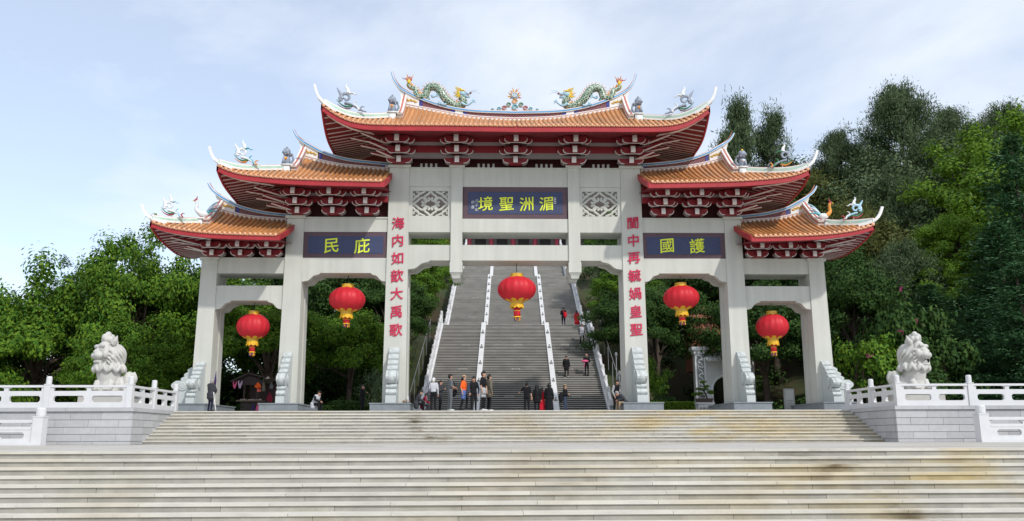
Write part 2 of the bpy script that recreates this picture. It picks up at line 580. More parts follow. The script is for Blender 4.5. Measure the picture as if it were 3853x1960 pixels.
def block_wall(name, sx, xin):
    """retaining wall beside the stairs: courses of granite blocks under a coping"""
    m = MB()
    xa, xb = xin - sx * 0.0, xin - sx * 0.0
    m.box(xin + sx * 0.10, xin + sx * 0.33, -4.38, 2.0, -1.62, -0.15)
    m.box(xin + sx * 0.10, xin + sx * 40, -4.38, -4.15, -1.62, -0.15)
    root = m.build(name, COREM)
    tag(root, label=('pale granite block retaining wall left of the upper stairs' if sx < 0 else 'pale granite block retaining wall right of the upper stairs'), cat='wall')
    r = random.Random(21 + sx)
    zs = [-1.5, -1.36, -1.07, -0.78, -0.48, -0.145]
    for c in range(5):
        z0, z1 = zs[c], zs[c + 1]
        # front face
        x = 0.0
        first = True
        while x < 30:
            w = r.uniform(1.25, 1.55) if not (first and c % 2) else r.uniform(0.5, 0.8)
            first = False
            a, b = xin + sx * (x + 0.006), xin + sx * (x + w - 0.006)
            dd = r.uniform(-0.008, 0.006)
            ubox('stone_block', a, b, -4.47 + dd, -4.30, z0 + 0.008, z1 - 0.008, BLOCKM, root)
            x += w
        # stair-side face
        y = -4.28
        while y < 0.6:
            w = min(r.uniform(0.75, 1.05), 0.6 - y + 0.2)
            if w < 0.2: break
            dd = r.uniform(-0.006, 0.006)
            ubox('stone_block', xin + dd, xin + sx * 0.18, y + 0.006, y + w - 0.006, z0 + 0.008, z1 - 0.008, BLOCKM, root)
            y += w
    x = -0.06
    while x < 30:
        w = r.uniform(1.35, 1.7)
        ubox('coping_stone', xin + sx * (x + 0.004), xin + sx * (x + w - 0.004), -4.55, -4.12, -0.14, 0.02, BLOCKM, root)
        x += w
    y = -4.115
    while y < 0.8:
        w = 0.9
        ubox('coping_stone', xin - sx * 0.05, xin + sx * 0.38, y + 0.004, y + w - 0.004, -0.14, 0.02, BLOCKM, root)
        y += w
    return root
block_wall('retaining_wall', -1, SX0)
block_wall('retaining_wall', 1, SX1)

# balustrades -------------------------------------------------------
def oct_hole(cx, cz, w, h, c=0.06):
    return [(cx - w / 2 + c, cz - h / 2), (cx + w / 2 - c, cz - h / 2), (cx + w / 2, cz - h / 2 + c), (cx + w / 2, cz + h / 2 - c),
            (cx + w / 2 - c, cz + h / 2), (cx - w / 2 + c, cz + h / 2), (cx - w / 2, cz + h / 2 - c), (cx - w / 2, cz - h / 2 + c)]
def plate(mb, L, zb, zt, th, holes):
    """upright slab along local x (0..L), centred on y=0, with rectangular-cornered cut holes"""
    xs = sorted(set([0, L] + [h[0] for h in holes] + [h[1] for h in holes]))
    zs = sorted(set([zb, zt] + [h[2] for h in holes] + [h[3] for h in holes]))
    for i in range(len(xs) - 1):
        for j in range(len(zs) - 1):
            cx, cz = (xs[i] + xs[i + 1]) / 2, (zs[j] + zs[j + 1]) / 2
            if any(h[0] < cx < h[1] and h[2] < cz < h[3] for h in holes):
                continue
            mb.box(xs[i], xs[i + 1], -th / 2, th / 2, zs[j], zs[j + 1])
    for h in holes:
        c = min(0.07, (h[1] - h[0]) / 4)
        for (x, z, sx_, sz_) in ((h[0], h[2], 1, 1), (h[1], h[2], -1, 1), (h[0], h[3], 1, -1), (h[1], h[3], -1, -1)):
            mb.prism([(x, z), (x + sx_ * c, z), (x, z + sz_ * c)], 'y', -th / 2 + 0.002, th / 2 - 0.002)
def bal_post(z0, h, w=0.24):
    m = MB()
    m.box(-w / 2, w / 2, -w / 2, w / 2, z0, z0 + h * 0.72)
    m.box(-w / 2 - 0.015, w / 2 + 0.015, -w / 2 - 0.015, w / 2 + 0.015, z0 + h * 0.72, z0 + h * 0.75)
    m.lathe([(w * 0.44, h * 0.75), (w * 0.47, h * 0.78), (w * 0.47, h * 0.955), (w * 0.43, h * 0.985), (w * 0.3, h)], 14, (0, 0, z0))
    return m
def balustrade(name, label, runs, z0, H=1.30, rail=0.93, panel_mid=False, skip=()):
    """runs: list of polylines of post points (x,y)"""
    root = empty(name, (runs[0][0][0], runs[0][0][1], z0))
    tag(root, label, 'balustrade')
    pm = bal_post(0, H).mesh('post', MARBLE)
    seen = set()
    for run in runs:
        for (x, y) in run:
            if (x, y) in seen: continue
            seen.add((x, y))
            put('post', pm, root, (x, y, z0))
        for (a, b) in zip(run[:-1], run[1:]):
            A, B = Vector((a[0], a[1], 0)), Vector((b[0], b[1], 0))
            L = (B - A).length - 0.22
            ang = math.atan2(B.y - A.y, B.x - A.x)
            o = A + (B - A).normalized() * 0.11
            m = MB()
            m.box(0, L, -0.10, 0.10, rail - 0.09, rail)
            rl = put('rail', m.mesh('rail', MARBLE), root, (o.x, o.y, z0), rot=(0, 0, ang))
            m = MB()
            n = 2
            if L > 2.9: n = 2
            seg = L / n
            holes = []
            for i in range(n):
                holes.append((i * seg + 0.16, (i + 1) * seg - 0.16, rail * 0.24, rail * 0.53))
            plate(m, L, 0.0, rail * 0.74, 0.13, holes)
            put('panel', m.mesh('panel', MARBLE), root, (o.x, o.y, z0), rot=(0, 0, ang))
            for i in range(n + 1):
                m = MB()
                x = min(max(i * seg, 0.07), L - 0.07)
                if 0 < i < n:
                    m.box(x - 0.09, x + 0.09, -0.062, 0.062, rail * 0.74, rail - 0.09)
                    m.box(x - 0.16, x + 0.16, -0.058, 0.058, rail * 0.86, rail - 0.088)
                else:
                    m.box(x - 0.07, x + 0.07, -0.062, 0.062, rail * 0.74, rail - 0.09)
                put('strut', m.mesh('strut', MARBLE), root, (o.x, o.y, z0), rot=(0, 0, ang))
    return root
balustrade('balustrade', 'white granite balustrade on the terrace wall in front of the left lion',
           [[(-16.45, 0.8), (-16.45, -1.85), (-16.45, -4.36), (-19.85, -4.36), (-23.25, -4.36), (-26.6, -4.36)]], 0.02)
balustrade('balustrade', 'white granite balustrade on the terrace wall in front of the right lion',
           [[(16.06, 0.8), (16.06, -1.85), (16.06, -4.36), (19.2, -4.36), (22.4, -4.36), (25.6, -4.36)]], 0.02)
def low_bal(label, sx, xp, y):
    root = empty('balustrade', (xp, y, -1.5))
    tag(root, label, 'balustrade')
    m = MB()
    m.box(xp - sx * 0.20, xp + sx * 12, y - 0.22, y + 0.22, -1.499, -1.39)
    m.build('kerb', MARBLE, root)
    pm = bal_post(0, 1.37, 0.40).mesh('post', MARBLE)
    put('post', pm, root, (xp, y, -1.39))
    put('post', pm, root, (xp + sx * 3.4, y, -1.39))
    for i in range(2):
        L = 3.0
        x0 = xp + sx * (0.2 + 3.4 * i)
        a = min(x0, x0 + sx * L)
        m = MB()
        m.box(a, a + L, y - 0.13, y + 0.13, -0.62, -0.50)
        m.build('rail', MARBLE, root)
        m = MB(Matrix.Translation((a, y, -1.39)))
        plate(m, L, 0.0, 0.62, 0.16, [(0.35, 1.35, 0.16, 0.40), (1.65, 2.65, 0.16, 0.40)])
        m.box(0.1, L - 0.1, -0.095, 0.095, 0.50, 0.56)
        m.build('panel', MARBLE, root)
        for x in (0.06, 1.5, 2.94):
            m = MB(Matrix.Translation((a, y, -1.39)))
            m.box(x - 0.06, x + 0.06, -0.078, 0.078, 0.62, 0.77)
            m.box(x - 0.14, x + 0.14, -0.072, 0.072, 0.70, 0.772)
            m.build('strut', MARBLE, root)
    return root
low_bal('white granite balustrade with a thick end post standing on the landing at far left', -1, -19.35, -5.7)
low_bal('white granite balustrade with a thick end post standing on the landing at far right', 1, 18.50, -6.2)
# ================================================================== the gate
GY0, GY1 = 5.04, 6.76
gate = empty('memorial_gate', (0, 5.9, 0))
tag(gate, 'pale grey memorial gate with stacked orange tiled roofs, red brackets and blue plaques', 'gate')
PX = {1: 16.70, 2: 12.15, 3: 6.50}
PTOP = {1: 8.43, 2: 10.80, 3: 13.75}
PW = {1: (0.49, 0.43), 2: (0.53, 0.46), 3: (0.62, 0.555)}     # half width at foot and top
PLH = 0.5
def scallop(depth, height, bulges):
    """outline (y forward negative, z) of a drum stone slab: forward edge made of bulges"""
    pts = [(0.0, 0.0)]
    return pts
def drum(mb, cx, ybk, zb, half, h, depth, axis='y', sgn=-1):
    """drum stone: stepped scalloped slab leaning on a pillar; forward direction = sgn along axis"""
    prof = [(0.985, 0.00), (0.985, 0.13)]
    segs = [(0.13, 0.24, 0.86, 0.10), (0.24, 0.34, 0.80, 0.09), (0.34, 0.56, 0.86, 0.20), (0.56, 0.66, 0.62, 0.10), (0.66, 0.76, 0.50, 0.09),
            (0.76, 0.87, 0.36, 0.09), (0.87, 1.0, 0.16, 0.09)]
    for (a, b, d, bul) in segs:
        for k in range(7):
            t = k / 6
            prof.append((d - 0.12 * (t if a > .5 else 0) + bul * math.sin(math.pi * t), a + (b - a) * t))
    prof.append((0.0, 1.0))
    prof.append((0.0, 0.0))
    for (a, b, d, bul) in segs:
        zc_, hh_ = zb + (a + b) / 2 * h, (b - a) / 2 * h * 1.06
        dd_ = (d - (0.06 if a > .5 else 0) + bul * 0.35) * depth
        c_ = (cx, ybk + sgn * (dd_ - 0.13), zc_) if axis == 'y' else (ybk + sgn * (dd_ - 0.13), cx, zc_)
        r_ = (half * 1.10, 0.13 + bul * depth * 0.75, hh_) if axis == 'y' else (0.13 + bul * depth * 0.75, half * 1.10, hh_)
        mb.ball(c_, r_, 20, 12)
    if axis == 'y':
        poly = [(ybk + sgn * p[0] * depth, zb + p[1] * h) for p in prof]
        mb.prism(poly, 'x', cx - half, cx + half)
        zc = zb + 0.45 * h
        yc = ybk + sgn * depth * 0.56
        for s in (-1, 1):
            mb.tube([(cx + s * (half - 0.01), yc, zc), (cx + s * (half + 0.05), yc, zc)], 0.115 * h, 20)
            mb.tube([(cx + s * (half + 0.04), yc, zc), (cx + s * (half + 0.075), yc, zc)], [0.085 * h, 0.06 * h], 20)
    else:
        poly = [(ybk + sgn * p[0] * depth, zb + p[1] * h) for p in prof]
        mb.prism(poly, 'y', cx - half, cx + half)
        zc = zb + 0.45 * h
        xc = ybk + sgn * depth * 0.56
        for s in (-1, 1):
            mb.tube([(xc, cx + s * (half - 0.01), zc), (xc, cx + s * (half + 0.05), zc)], 0.115 * h, 20)
            mb.tube([(xc, cx + s * (half + 0.04), zc), (xc, cx + s * (half + 0.075), zc)], [0.085 * h, 0.06 * h], 20)
for side in (-1, 1):
    for k in (1, 2, 3):
        x, zt = side * PX[k], PTOP[k]
        wb, wt = PW[k]
        m = MB()
        # two upright posts joined by a recessed web: visible groove on the inner side
        for (ya, yb, dd) in ((GY0, GY0 + 0.62, 0.0), (GY0 + 0.62, GY1 - 0.62, 0.05), (GY1 - 0.62, GY1, 0.0)):
            m.frustum((x - wb + dd, x + wb - dd, ya - (0.05 if ya == GY0 else 0), yb + (0.05 if yb == GY1 else 0), PLH), (x - wt + dd, x + wt - dd, ya, yb, zt - 0.16))
        p = m.build('pillar', PAINT, gate)
        m = MB()
        m.box(x - wt - 0.085, x + wt + 0.085, GY0 - 0.10, GY1 + 0.10, zt - 0.16, zt)
        m.build('pillar_cap', PAINT, p)
        m = MB()
        hw = {1: 0.85, 2: 0.98, 3: 1.02}[k]
        m.box(x - hw, x + hw, GY0 - 1.75, GY1 + 1.7, 0.0, PLH - 0.06)
        m.box(x - hw - 0.04, x + hw + 0.04, GY0 - 1.79, GY1 + 1.74, PLH - 0.06, PLH)
        m.build('plinth', PLINTHM, p)
        dx = {1: 0.10, 2: 0.02, 3: -0.03}[k]
        h = {1: 2.25, 2: 2.75, 3: 3.0}[k]
        m = MB()
        drum(m, x, GY0 - 0.03, PLH, 0.27 if k == 3 else 0.22, h, 1.5)
        m.build('drum_stone', DRUMM, p, smooth=False)
        if k == 1:
            m = MB()
            drum(m, 5.9, x + side * (wb - 0.02), PLH, 0.24, 2.3, 1.25, 'x', side)
            m.build('drum_stone', DRUMM, p, smooth=False)

BY0, BY1 = GY0 + 0.07, GY1 - 0.07
def beam(x0, x1, z0, z1, name='beam', y0=BY0, y1=BY1, lip=0.0):
    m = MB()
    m.box(x0, x1, y0, y1, z0, z1)
    if lip:
        m.box(x0, x1, y0 - 0.05, y1 + 0.05, z1, z1 + lip)
    return m.build(name, PAINT, gate)
def queti(x, z, dx, w=0.85, h=0.5):
    """corner bracket under a beam, wavy lower edge, at front and back plane"""
    pts = [(0, 0), (w, 0), (w, -0.06)]
    n = 16
    for i in range(n + 1):
        t = i / n
        px = w - w * t
        pz = -0.06 - (h - 0.06) * (1 - math.cos(math.pi * min(1, t * 1.05)) ) / 2
        pz -= 0.025 * math.sin(t * math.pi * 4)
        pts.append((px, pz))
    pts.append((0, -h))
    for (ya, yb) in ((GY0 + 0.05, GY0 + 0.42), (GY1 - 0.42, GY1 - 0.05)):
        m = MB()
        m.prism([(x + dx * a, z + b) for a, b in pts], 'y', ya, yb)
        m.build('corner_bracket', PAINT, gate)
for s in (-1, 1):
    a, b = sorted((s * 16.29, s * 12.60))
    beam(a, b, 7.56, 8.36, lip=0.07)
    beam(a, b, 6.06, 6.88)
    queti(s * 16.25, 6.06, -s, 0.82)
    queti(s * 12.63, 6.06, s, 0.82)
    a, b = sorted((s * 11.70, s * 7.04))
    beam(a, b, 9.90, 10.66, lip=0.08)
    beam(a, b, 7.59, 8.43)
    queti(s * 11.66, 7.59, -s, 0.95)
    queti(s * 7.06, 7.59, s, 0.85)
    a, b = sorted((s * 5.95, s * 3.58))
    beam(a, b, 12.52, 13.56, lip=0.08)
    beam(a, b, 9.90, 10.67)
    beam(a, b, 8.30, 9.17)
    queti(s * 5.94, 8.30, -s, 1.2, 0.52)
    # hanging short post
    x = s * 3.27
    m = MB()
    m.box(x - 0.32, x + 0.32, GY0 - 0.03, GY1 + 0.03, 8.18, 13.60)
    p = m.build('hanging_post', PAINT, gate)
    m = MB()
    m.box(x - 0.43, x + 0.43, GY0 - 0.11, GY1 + 0.11, 13.60, 13.75)
    m.build('post_cap', PAINT, p)
    for (ya, yb) in ((GY0 - 0.05, GY0 + 0.62), (GY1 - 0.62, GY1 + 0.05)):
        m = MB()
        m.box(x - 0.35, x + 0.35, ya, yb, 7.62, 8.176)
        m.box(x - 0.31, x + 0.31, ya + 0.04, yb - 0.04, 7.56, 7.62)
        m.box(x - 0.27, x + 0.27, ya + 0.08, yb - 0.08, 7.50, 7.56)
        m.frustum((x - 0.20, x + 0.20, ya + 0.16, yb - 0.16, 7.30), (x - 0.26, x + 0.26, ya + 0.10, yb - 0.10, 7.50))
        m.build('pendant_block', PAINT, p)
beam(-2.95, 2.95, 12.52, 13.56, lip=0.08)
beam(-2.95, 2.95, 9.90, 10.67)
beam(-2.95, 2.95, 8.30, 9.17)

# plaques with characters
NAVY = mat('navy_board', (0.045, 0.058, 0.125), 0.6, var=0.12, scale=5)
MAUVE = mat('mauve_board_frame', (0.105, 0.064, 0.080), 0.6, var=0.12, scale=5)
YELLOW = mat('yellow_lettering', (0.72, 0.80, 0.05), 0.5, var=0.03)
CRIMSON = mat('crimson_lettering', (0.55, 0.018, 0.075), 0.5, var=0.03)
PALEL = mat('pale_lettering', (0.55, 0.56, 0.62), 0.6, var=0.03)
def glyph(ch, x, z, size, y, m, parent, name='character', bold=0.016, shear=0.0, depth=0.02, tilt=0.0, sxz=(1, 1)):
    cu = bpy.data.curves.new('character', 'FONT')
    cu.body = ch
    cu.align_x = 'CENTER'
    cu.align_y = 'CENTER'
    cu.size = size
    cu.bevel_depth = bold * size
    cu.bevel_resolution = 1
    cu.extrude = max(0.002, depth - bold * size)
    cu.shear = shear
    cu.resolution_u = 3
    o = bpy.data.objects.new('tmp', cu)
    COL.objects.link(o)
    dg = bpy.context.evaluated_depsgraph_get()
    me = bpy.data.meshes.new_from_object(o.evaluated_get(dg))
    bpy.data.objects.remove(o)
    xs = [v.co.x for v in me.vertices]
    ys = [v.co.y for v in me.vertices]
    if xs:
        cx, cy = (max(xs) + min(xs)) / 2, (max(ys) + min(ys)) / 2
        for v in me.vertices:
            dx_, dy_ = v.co.x - cx, v.co.y - cy
            # slight hand-written slant: strokes rise to the right
            v.co.x = dx_ * sxz[0]
            v.co.y = dy_ * sxz[1] + dx_ * 0.10
    me.materials.clear()
    me.materials.append(m)
    return put(name, me, parent, (x, y, z), rot=(math.pi / 2, tilt, 0))
def plaque(x0, x1, z0, z1, inset, chars, size, yb=None):
    m = MB()
    m.box(x0, x1, GY0 + 0.10, GY1 - 0.10, z0, z1)
    p = m.build('plaque', MAUVE, gate)
    m = MB()
    m.box(x0 + inset, x1 - inset, GY0 + 0.08, GY0 + 0.12, z0 + inset, z1 - inset)
    m.build('plaque_field', NAVY, p)
    for (c, x, z) in chars:
        glyph(c, x, z, size, GY0 + 0.075, YELLOW, p, bold=0.010)
    # fixing bolts under the board
    return p
P = plaque(-2.92, 2.92, 10.675, 12.515, 0.28, [('境', -1.67, 11.54), ('聖', -0.50, 11.55), ('洲', 0.62, 11.53), ('湄', 1.72, 11.55)], 0.86)
for i, c in enumerate('戊子年'):
    glyph(c, -2.17, 11.70 - i * 0.26, 0.21, GY0 + 0.075, PALEL, P, bold=0.0)
for i, c in enumerate('恭書'):
    glyph(c, -2.38, 11.62 - i * 0.28, 0.21, GY0 + 0.075, PALEL, P, bold=0.0)
sm = MB()
sm.box(2.16, 2.28, GY0 + 0.072, GY0 + 0.085, 11.56, 11.92)
sm.build('seal_mark', PALEL, P)
sm = MB()
for i in range(3):
    sm.box(2.185, 2.255, GY0 + 0.068, GY0 + 0.074, 11.60 + i * 0.11, 11.67 + i * 0.11)
sm.build('seal_lettering', NAVY, P)
plaque(-11.66, -7.06, 8.435, 9.895, 0.24, [('民', -10.14, 9.12), ('庇', -8.47, 9.12)], 0.90)
plaque(7.06, 11.66, 8.435, 9.895, 0.24, [('國', 8.43, 9.16), ('護', 10.11, 9.16)], 0.88)
for i, c in enumerate('海内如歆大禹歌'):
    glyph(c, -6.50 + 0.005 * i, 10.38 - i * 0.99, 0.72, GY0 - 0.055 + 0.0 * i + 0.0, CRIMSON, gate, bold=0.012, depth=0.028)
for i, c in enumerate('閨中再毓媧皇聖'):
    glyph(c, 6.54, 10.42 - i * 0.993, 0.72, GY0 - 0.055, CRIMSON, gate, bold=0.012, depth=0.028)

# pierced stone panels beside the main plaque
for s in (-1, 1):
    cx, cz = s * 4.75, 11.58
    m = MB()
    for (a, b, c, d) in ((-1.19, 1.19, 0.70, 0.935), (-1.19, 1.19, -0.905, -0.74), (-1.19, -0.98, -0.74, 0.70), (0.98, 1.19, -0.74, 0.70)):
        m.box(cx + a, cx + b, GY0 + 0.12, GY0 + 0.40, cz + c, cz + d)
    root = m.build('lattice_panel', PAINT, gate)
    tr_ = MB()
    def scr(pts, r=0.075):
        tr_.tube(crom([(cx + p[0], GY0 + 0.22, cz - 0.02 + p[1]) for p in pts], 5), r, 6, sq=1.0)
    def heart(rot):
        H = []
        base = [(0, 0.72), (0.12, 0.58), (0.30, 0.44), (0.36, 0.28), (0.25, 0.17), (0.10, 0.20), (0.06, 0.30), (0.14, 0.36)]
        for q in (1, -1):
            pts = [(q * a, b) for a, b in base]
            if rot == 0: P_ = pts
            elif rot == 1: P_ = [(a, -b) for a, b in pts]
            elif rot == 2: P_ = [(b * 1.36, a) for a, b in pts]
            else: P_ = [(-b * 1.36, a) for a, b in pts]
            scr(P_)
    for q in range(4): heart(q)
    for qx in (-1, 1):
        for qz in (-1, 1):
            scr([(qx * 0.98, qz * 0.18), (qx * 0.88, qz * 0.34), (qx * 0.72, qz * 0.44), (qx * 0.66, qz * 0.54), (qx * 0.50, qz * 0.62), (qx * 0.30, qz * 0.72)])
            scr([(qx * 0.70, qz * 0.50), (qx * 0.86, qz * 0.44), (qx * 0.95, qz * 0.54), (qx * 0.88, qz * 0.60)], 0.055)
            scr([(qx * 0.70, qz * 0.50), (qx * 0.66, qz * 0.64), (qx * 0.74, qz * 0.70), (qx * 0.80, qz * 0.64)], 0.055)
    tr_.build('scrollwork', PAINT, root, smooth=True)

# ------------------------------------------------------------------ brackets
def bracket_set(x, zb, zt, tiers, yface, w=1.0):
    """stepped bracket cluster: boat-shaped cross arms that move forward as they rise, white painted lower edges"""
    red, wht = MB(), MB()
    th = (zt - zb) / (tiers + 0.05)
    def arm(L, z, y, h, d=0.20, t=0.038):
        a = L / 2
        low = []
        n = 6
        for i in range(n + 1):
            q = math.pi / 2 * i / n
            low.append((a - h * 0.80 + h * 0.80 * math.sin(q), z + h * 0.66 * (1 - math.cos(q))))
        R_ = [(x + p[0], p[1]) for p in low]
        L_ = [(x - p[0], p[1]) for p in reversed(low)]
        red.prism(L_ + R_ + [(x + a, z + h), (x - a, z + h)], 'y', y, y + d)
        inn = []
        for i, p in enumerate(low):
            q = math.pi / 2 * i / n
            inn.append((p[0] - t * math.sin(q), p[1] + t * math.cos(q)))
        up = [(x - p[0], p[1]) for p in reversed(inn)] + [(x + p[0], p[1]) for p in inn]
        wht.prism(L_ + R_ + up[::-1], 'y', y - 0.008, y + d - 0.02)
    def tongue(y, z0, z1):
        n, hw = 6, 0.105 * w
        pts = [(y - 0.05 * math.sin(math.pi * k / n * 0.85), z1 + (z0 - z1) * k / n) for k in range(n + 1)]
        for k in range(n):
            p, q = pts[k], pts[k + 1]
            wht.add([(x - hw, p[0], p[1]), (x + hw, p[0], p[1]), (x + hw, q[0], q[1]), (x - hw, q[0], q[1]),
                     (x - hw, p[0] + 0.05, p[1]), (x + hw, p[0] + 0.05, p[1]), (x + hw, q[0] + 0.05, q[1]), (x - hw, q[0] + 0.05, q[1])],
                    [(0, 3, 2, 1), (4, 5, 6, 7), (0, 1, 5, 4), (2, 3, 7, 6), (1, 2, 6, 5), (3, 0, 4, 7)])
    for i in range(tiers):
        z = zb + th * i
        y = yface - 0.28 - 0.62 * i
        if i == 0:
            arm(1.22 * w, z + 0.01, y - 0.05, th * 0.98, 0.5, 0.036)
            red.box(x - 0.30 * w, x + 0.30 * w, y - 0.14, y + 0.4, z + 0.005, z + th * 0.30)
        else:
            arm(1.10 * w, z - th * 0.04, y, th * 0.98)
            arm(1.56 * w, z + th * 0.10, y + 0.34, th * 0.94)
        for q in (-1, 1):
            red.box(x + q * 0.36 * w - 0.10 * w, x + q * 0.36 * w + 0.10 * w, y + 0.02, y + 0.45, z + th * 0.60, z + th * 1.04)
        red.box(x - 0.12 * w, x + 0.12 * w, y - 0.25, yface + 0.3, z + th * 0.08, z + th * 0.95)
        tongue(y - 0.262, z + th * 0.02, z + th * 0.92)
    b = red.build('bracket_set', REDM, gate)
    wht.build('white_edging', WHITEP, b)
    return b
def corner_arms(sx, x, zb, yface, reach, rise, n=3, y_off=0.0):
    """diagonal pointed arms under the hip corner"""
    red, wht = MB(), MB()
    for i in range(n):
        z = zb + 0.12 + rise * (i + 0.4) / n
        L = reach * (0.55 + 0.45 * i / max(1, n - 1))
        for ang in (R(38), R(62)) if i < n else (R(45),):
            d = Vector((sx * math.sin(ang), -math.cos(ang), 0))
            s_ = Vector((sx * math.cos(ang), math.sin(ang), 0))
            o = Vector((x, yface, z))
            tip = o + d * L + Vector((0, 0, 0.10))
            h, wd = rise / n * 0.72, 0.09
            vs = [o - s_ * wd, o + s_ * wd, o + s_ * wd + Vector((0, 0, h)), o - s_ * wd + Vector((0, 0, h)),
                  tip - s_ * 0.03 - Vector((0, 0, 0.0)), tip + s_ * 0.03, tip + s_ * 0.03 + Vector((0, 0, 0.06)), tip - s_ * 0.03 + Vector((0, 0, 0.06))]
            fs = [(0, 3, 2, 1), (4, 5, 6, 7), (0, 1, 5, 4), (1, 2, 6, 5), (2, 3, 7, 6), (3, 0, 4, 7)]
            red.add(vs, fs)
            dz = Vector((0, 0, -0.035))
            vw = [vs[0] + dz - s_ * .006, vs[1] + dz + s_ * .006, vs[1] + Vector((0, 0, .004)) + s_ * .006, vs[0] + Vector((0, 0, .004)) - s_ * .006,
                  vs[4] + dz - s_ * .006, vs[5] + dz + s_ * .006, vs[5] + Vector((0, 0, .004)) + s_ * .006, vs[4] + Vector((0, 0, .004)) - s_ * .006]
            wht.add(vw, fs)
    b = red.build('corner_bracket_arms', REDM, gate)
    wht.build('white_edging', WHITEP, b)

# ------------------------------------------------------------------ roofs
YE, YR = 2.10, 5.90
RAFTM = mat('pinkish_rafter_paint', (0.52, 0.42, 0.41), 0.6, var=0.08)
def roof_half(roof, sx, x0, xg, xe, eave, rb, rt, fh, brow, x_row0, finial_kind, deco_cols):
    M = Matrix.Scale(-1, 4, (1, 0, 0)) if sx < 0 else None
    nb = lambda: MB(M)
    ze = lambda x: herm(eave, x)
    zrb = lambda x: herm(rb, x)
    zrt = lambda x: herm(rt, x)
    rise_g = zrb(xg) - ze(xg)
    yf = YE + (YR - YE) * 0.46
    def prof(t): return 0.80 * t + 0.20 * t * t
    def zsurf(x, y):
        if x <= xg:
            t = (y - YE) / (YR - YE)
            return ze(x) + 0.06 + (zrb(x) - ze(x) - 0.06) * prof(t)
        t = (y - YE) / (YR - YE)
        return ze(x) + 0.06 + (rise_g - 0.06) * prof(t)
    def yhip(x): return YE + 0.03 + (yf - YE) * max(0.0, (xe - x) / (xe - xg)) ** 0.85
    xs = list(np.linspace(x0, xg, 14)) + list(np.linspace(xg, xe, 16)[1:])
    # pan tile surfaces -------------------------------------------------
    m = nb()
    xi = list(np.linspace(x0, xg, 16))
    m.grid([[(x, YE + (YR - YE) * t, zsurf(x, YE + (YR - YE) * t)) for t in np.linspace(0, 1, 9)] for x in xi])
    m.grid([[(x, 2 * YR - YE - (YR - YE) * t, zsurf(x, YE + (YR - YE) * t)) for t in np.linspace(0, 1, 9)] for x in xi])
    xo = list(np.linspace(xg, xe, 16))
    hipz = lambda x: zsurf(x + 1e-6, yhip(x))
    for mirror in (0, 1):
        f = (lambda y: y) if not mirror else (lambda y: 2 * YR - y)
        m.grid([[(x, f(YE + (yhip(x) - YE) * t), zsurf(x + 1e-6, YE + (yhip(x) - YE) * t)) for t in np.linspace(0, 1, 5)] for x in xo])
    # side slope, from hip line front to hip line back
    rows = []
    for x in xo:
        yh = yhip(x)
        row = []
        for s in np.linspace(0, 1, 11):
            y = yh + (2 * YR - 2 * yh) * s
            sag = ze(xe - min(y - YE, 2 * YR - YE - y)) - ze(xe)
            e = (x - xg) / (xe - xg)
            row.append((x, y, hipz(x) + (sag * e * 0.55 if 0 < s < 1 else 0)))
        rows.append(row)
    m.grid(rows)
    # gable wall
    yb = yhip(xg)
    m.add([(xg + 0.02, yb, hipz(xg)), (xg + 0.02, 2 * YR - yb, hipz(xg)), (xg + 0.02, YR, zrb(xg))], [(0, 1, 2)])
    me = m.build('roof' if roof is None else 'pan_tiles', PANM, gate if roof is None else roof)
    if roof is None: roof = me
    # barrel tile rows ---------------------------------------------------
    x = x_row0
    while x < xe - 0.10:
        m = nb()
        top = YR if x <= xg else yhip(x)
        n = 8 if x <= xg else max(3, int(8 * (top - YE) / (YR - YE)) + 2)
        pts = [(x, YE - 0.03 + (top - YE + 0.03) * t, zsurf(x, max(YE, YE - 0.03 + (top - YE + 0.03) * t)) + 0.015) for t in np.linspace(0, 1, n)]
        m.tube(pts, 0.082, 7, 0, cap=False)
        z = pts[0][2]
        m.tube([(x, YE - 0.055, z), (x, YE - 0.02, z)], 0.092, 10, 1)
        xm = x + brow / 2
        if xm < xe - 0.1:
            zm = ze(xm) + 0.06
            m.prism([(xm - brow * 0.42, zm + 0.01), (xm + brow * 0.42, zm + 0.01), (xm + brow * 0.2, zm - 0.055), (xm, zm - 0.085), (xm - brow * 0.2, zm - 0.055)], 'y', YE - 0.045, YE - 0.015, 1)
        m.build('tile_row', [TILEM, DISCM], roof, smooth=True)
        x += brow
    # fascia boards ------------------------------------------------------
    xf = list(np.linspace(x0, xe, 40))
    def board(path, zt_, zb_, nrm, mt, name):
        m = nb()
        vs, k = [], len(path)
        for (p, a, b) in zip(path, zt_, zb_):
            q = (p[0] + nrm[0] * 0.09, p[1] + nrm[1] * 0.09)
            vs += [(p[0], p[1], b), (p[0], p[1], a), (q[0], q[1], a), (q[0], q[1], b)]
        fs = [(i * 4 + j, i * 4 + (j + 1) % 4, (i + 1) * 4 + (j + 1) % 4, (i + 1) * 4 + j) for i in range(k - 1) for j in range(4)]
        fs += [(0, 1, 2, 3), tuple(range((k - 1) * 4, k * 4))[::-1]]
        m.add(vs, fs)
        return m.build(name, mt, roof)
    board([(x, YE) for x in xf], [ze(x) + 0.03 for x in xf], [ze(x) - fh for x in xf], (0, 1), REDF, 'fascia')
    ys = list(np.linspace(YE, 2 * YR - YE, 40))
    zs_ = [ze(xe - min(y - YE, 2 * YR - YE - y)) for y in ys]
    board([(xe + 0.004, y) for y in ys], [z + 0.03 for z in zs_], [z - fh for z in zs_], (-1, 0), REDF, 'side_fascia')
    board([(x, 2 * YR - YE) for x in xf], [ze(x) + 0.03 for x in xf], [ze(x) - fh for x in xf], (0, -1), REDF, 'rear_fascia')
    # soffit ---------------------------------------------------------------
    rs = 0.30 * rise_g
    def under(d, edge): return edge - fh * 0.80 + rs * prof(min(1.0, d / (YR - YE)))
    m = nb()
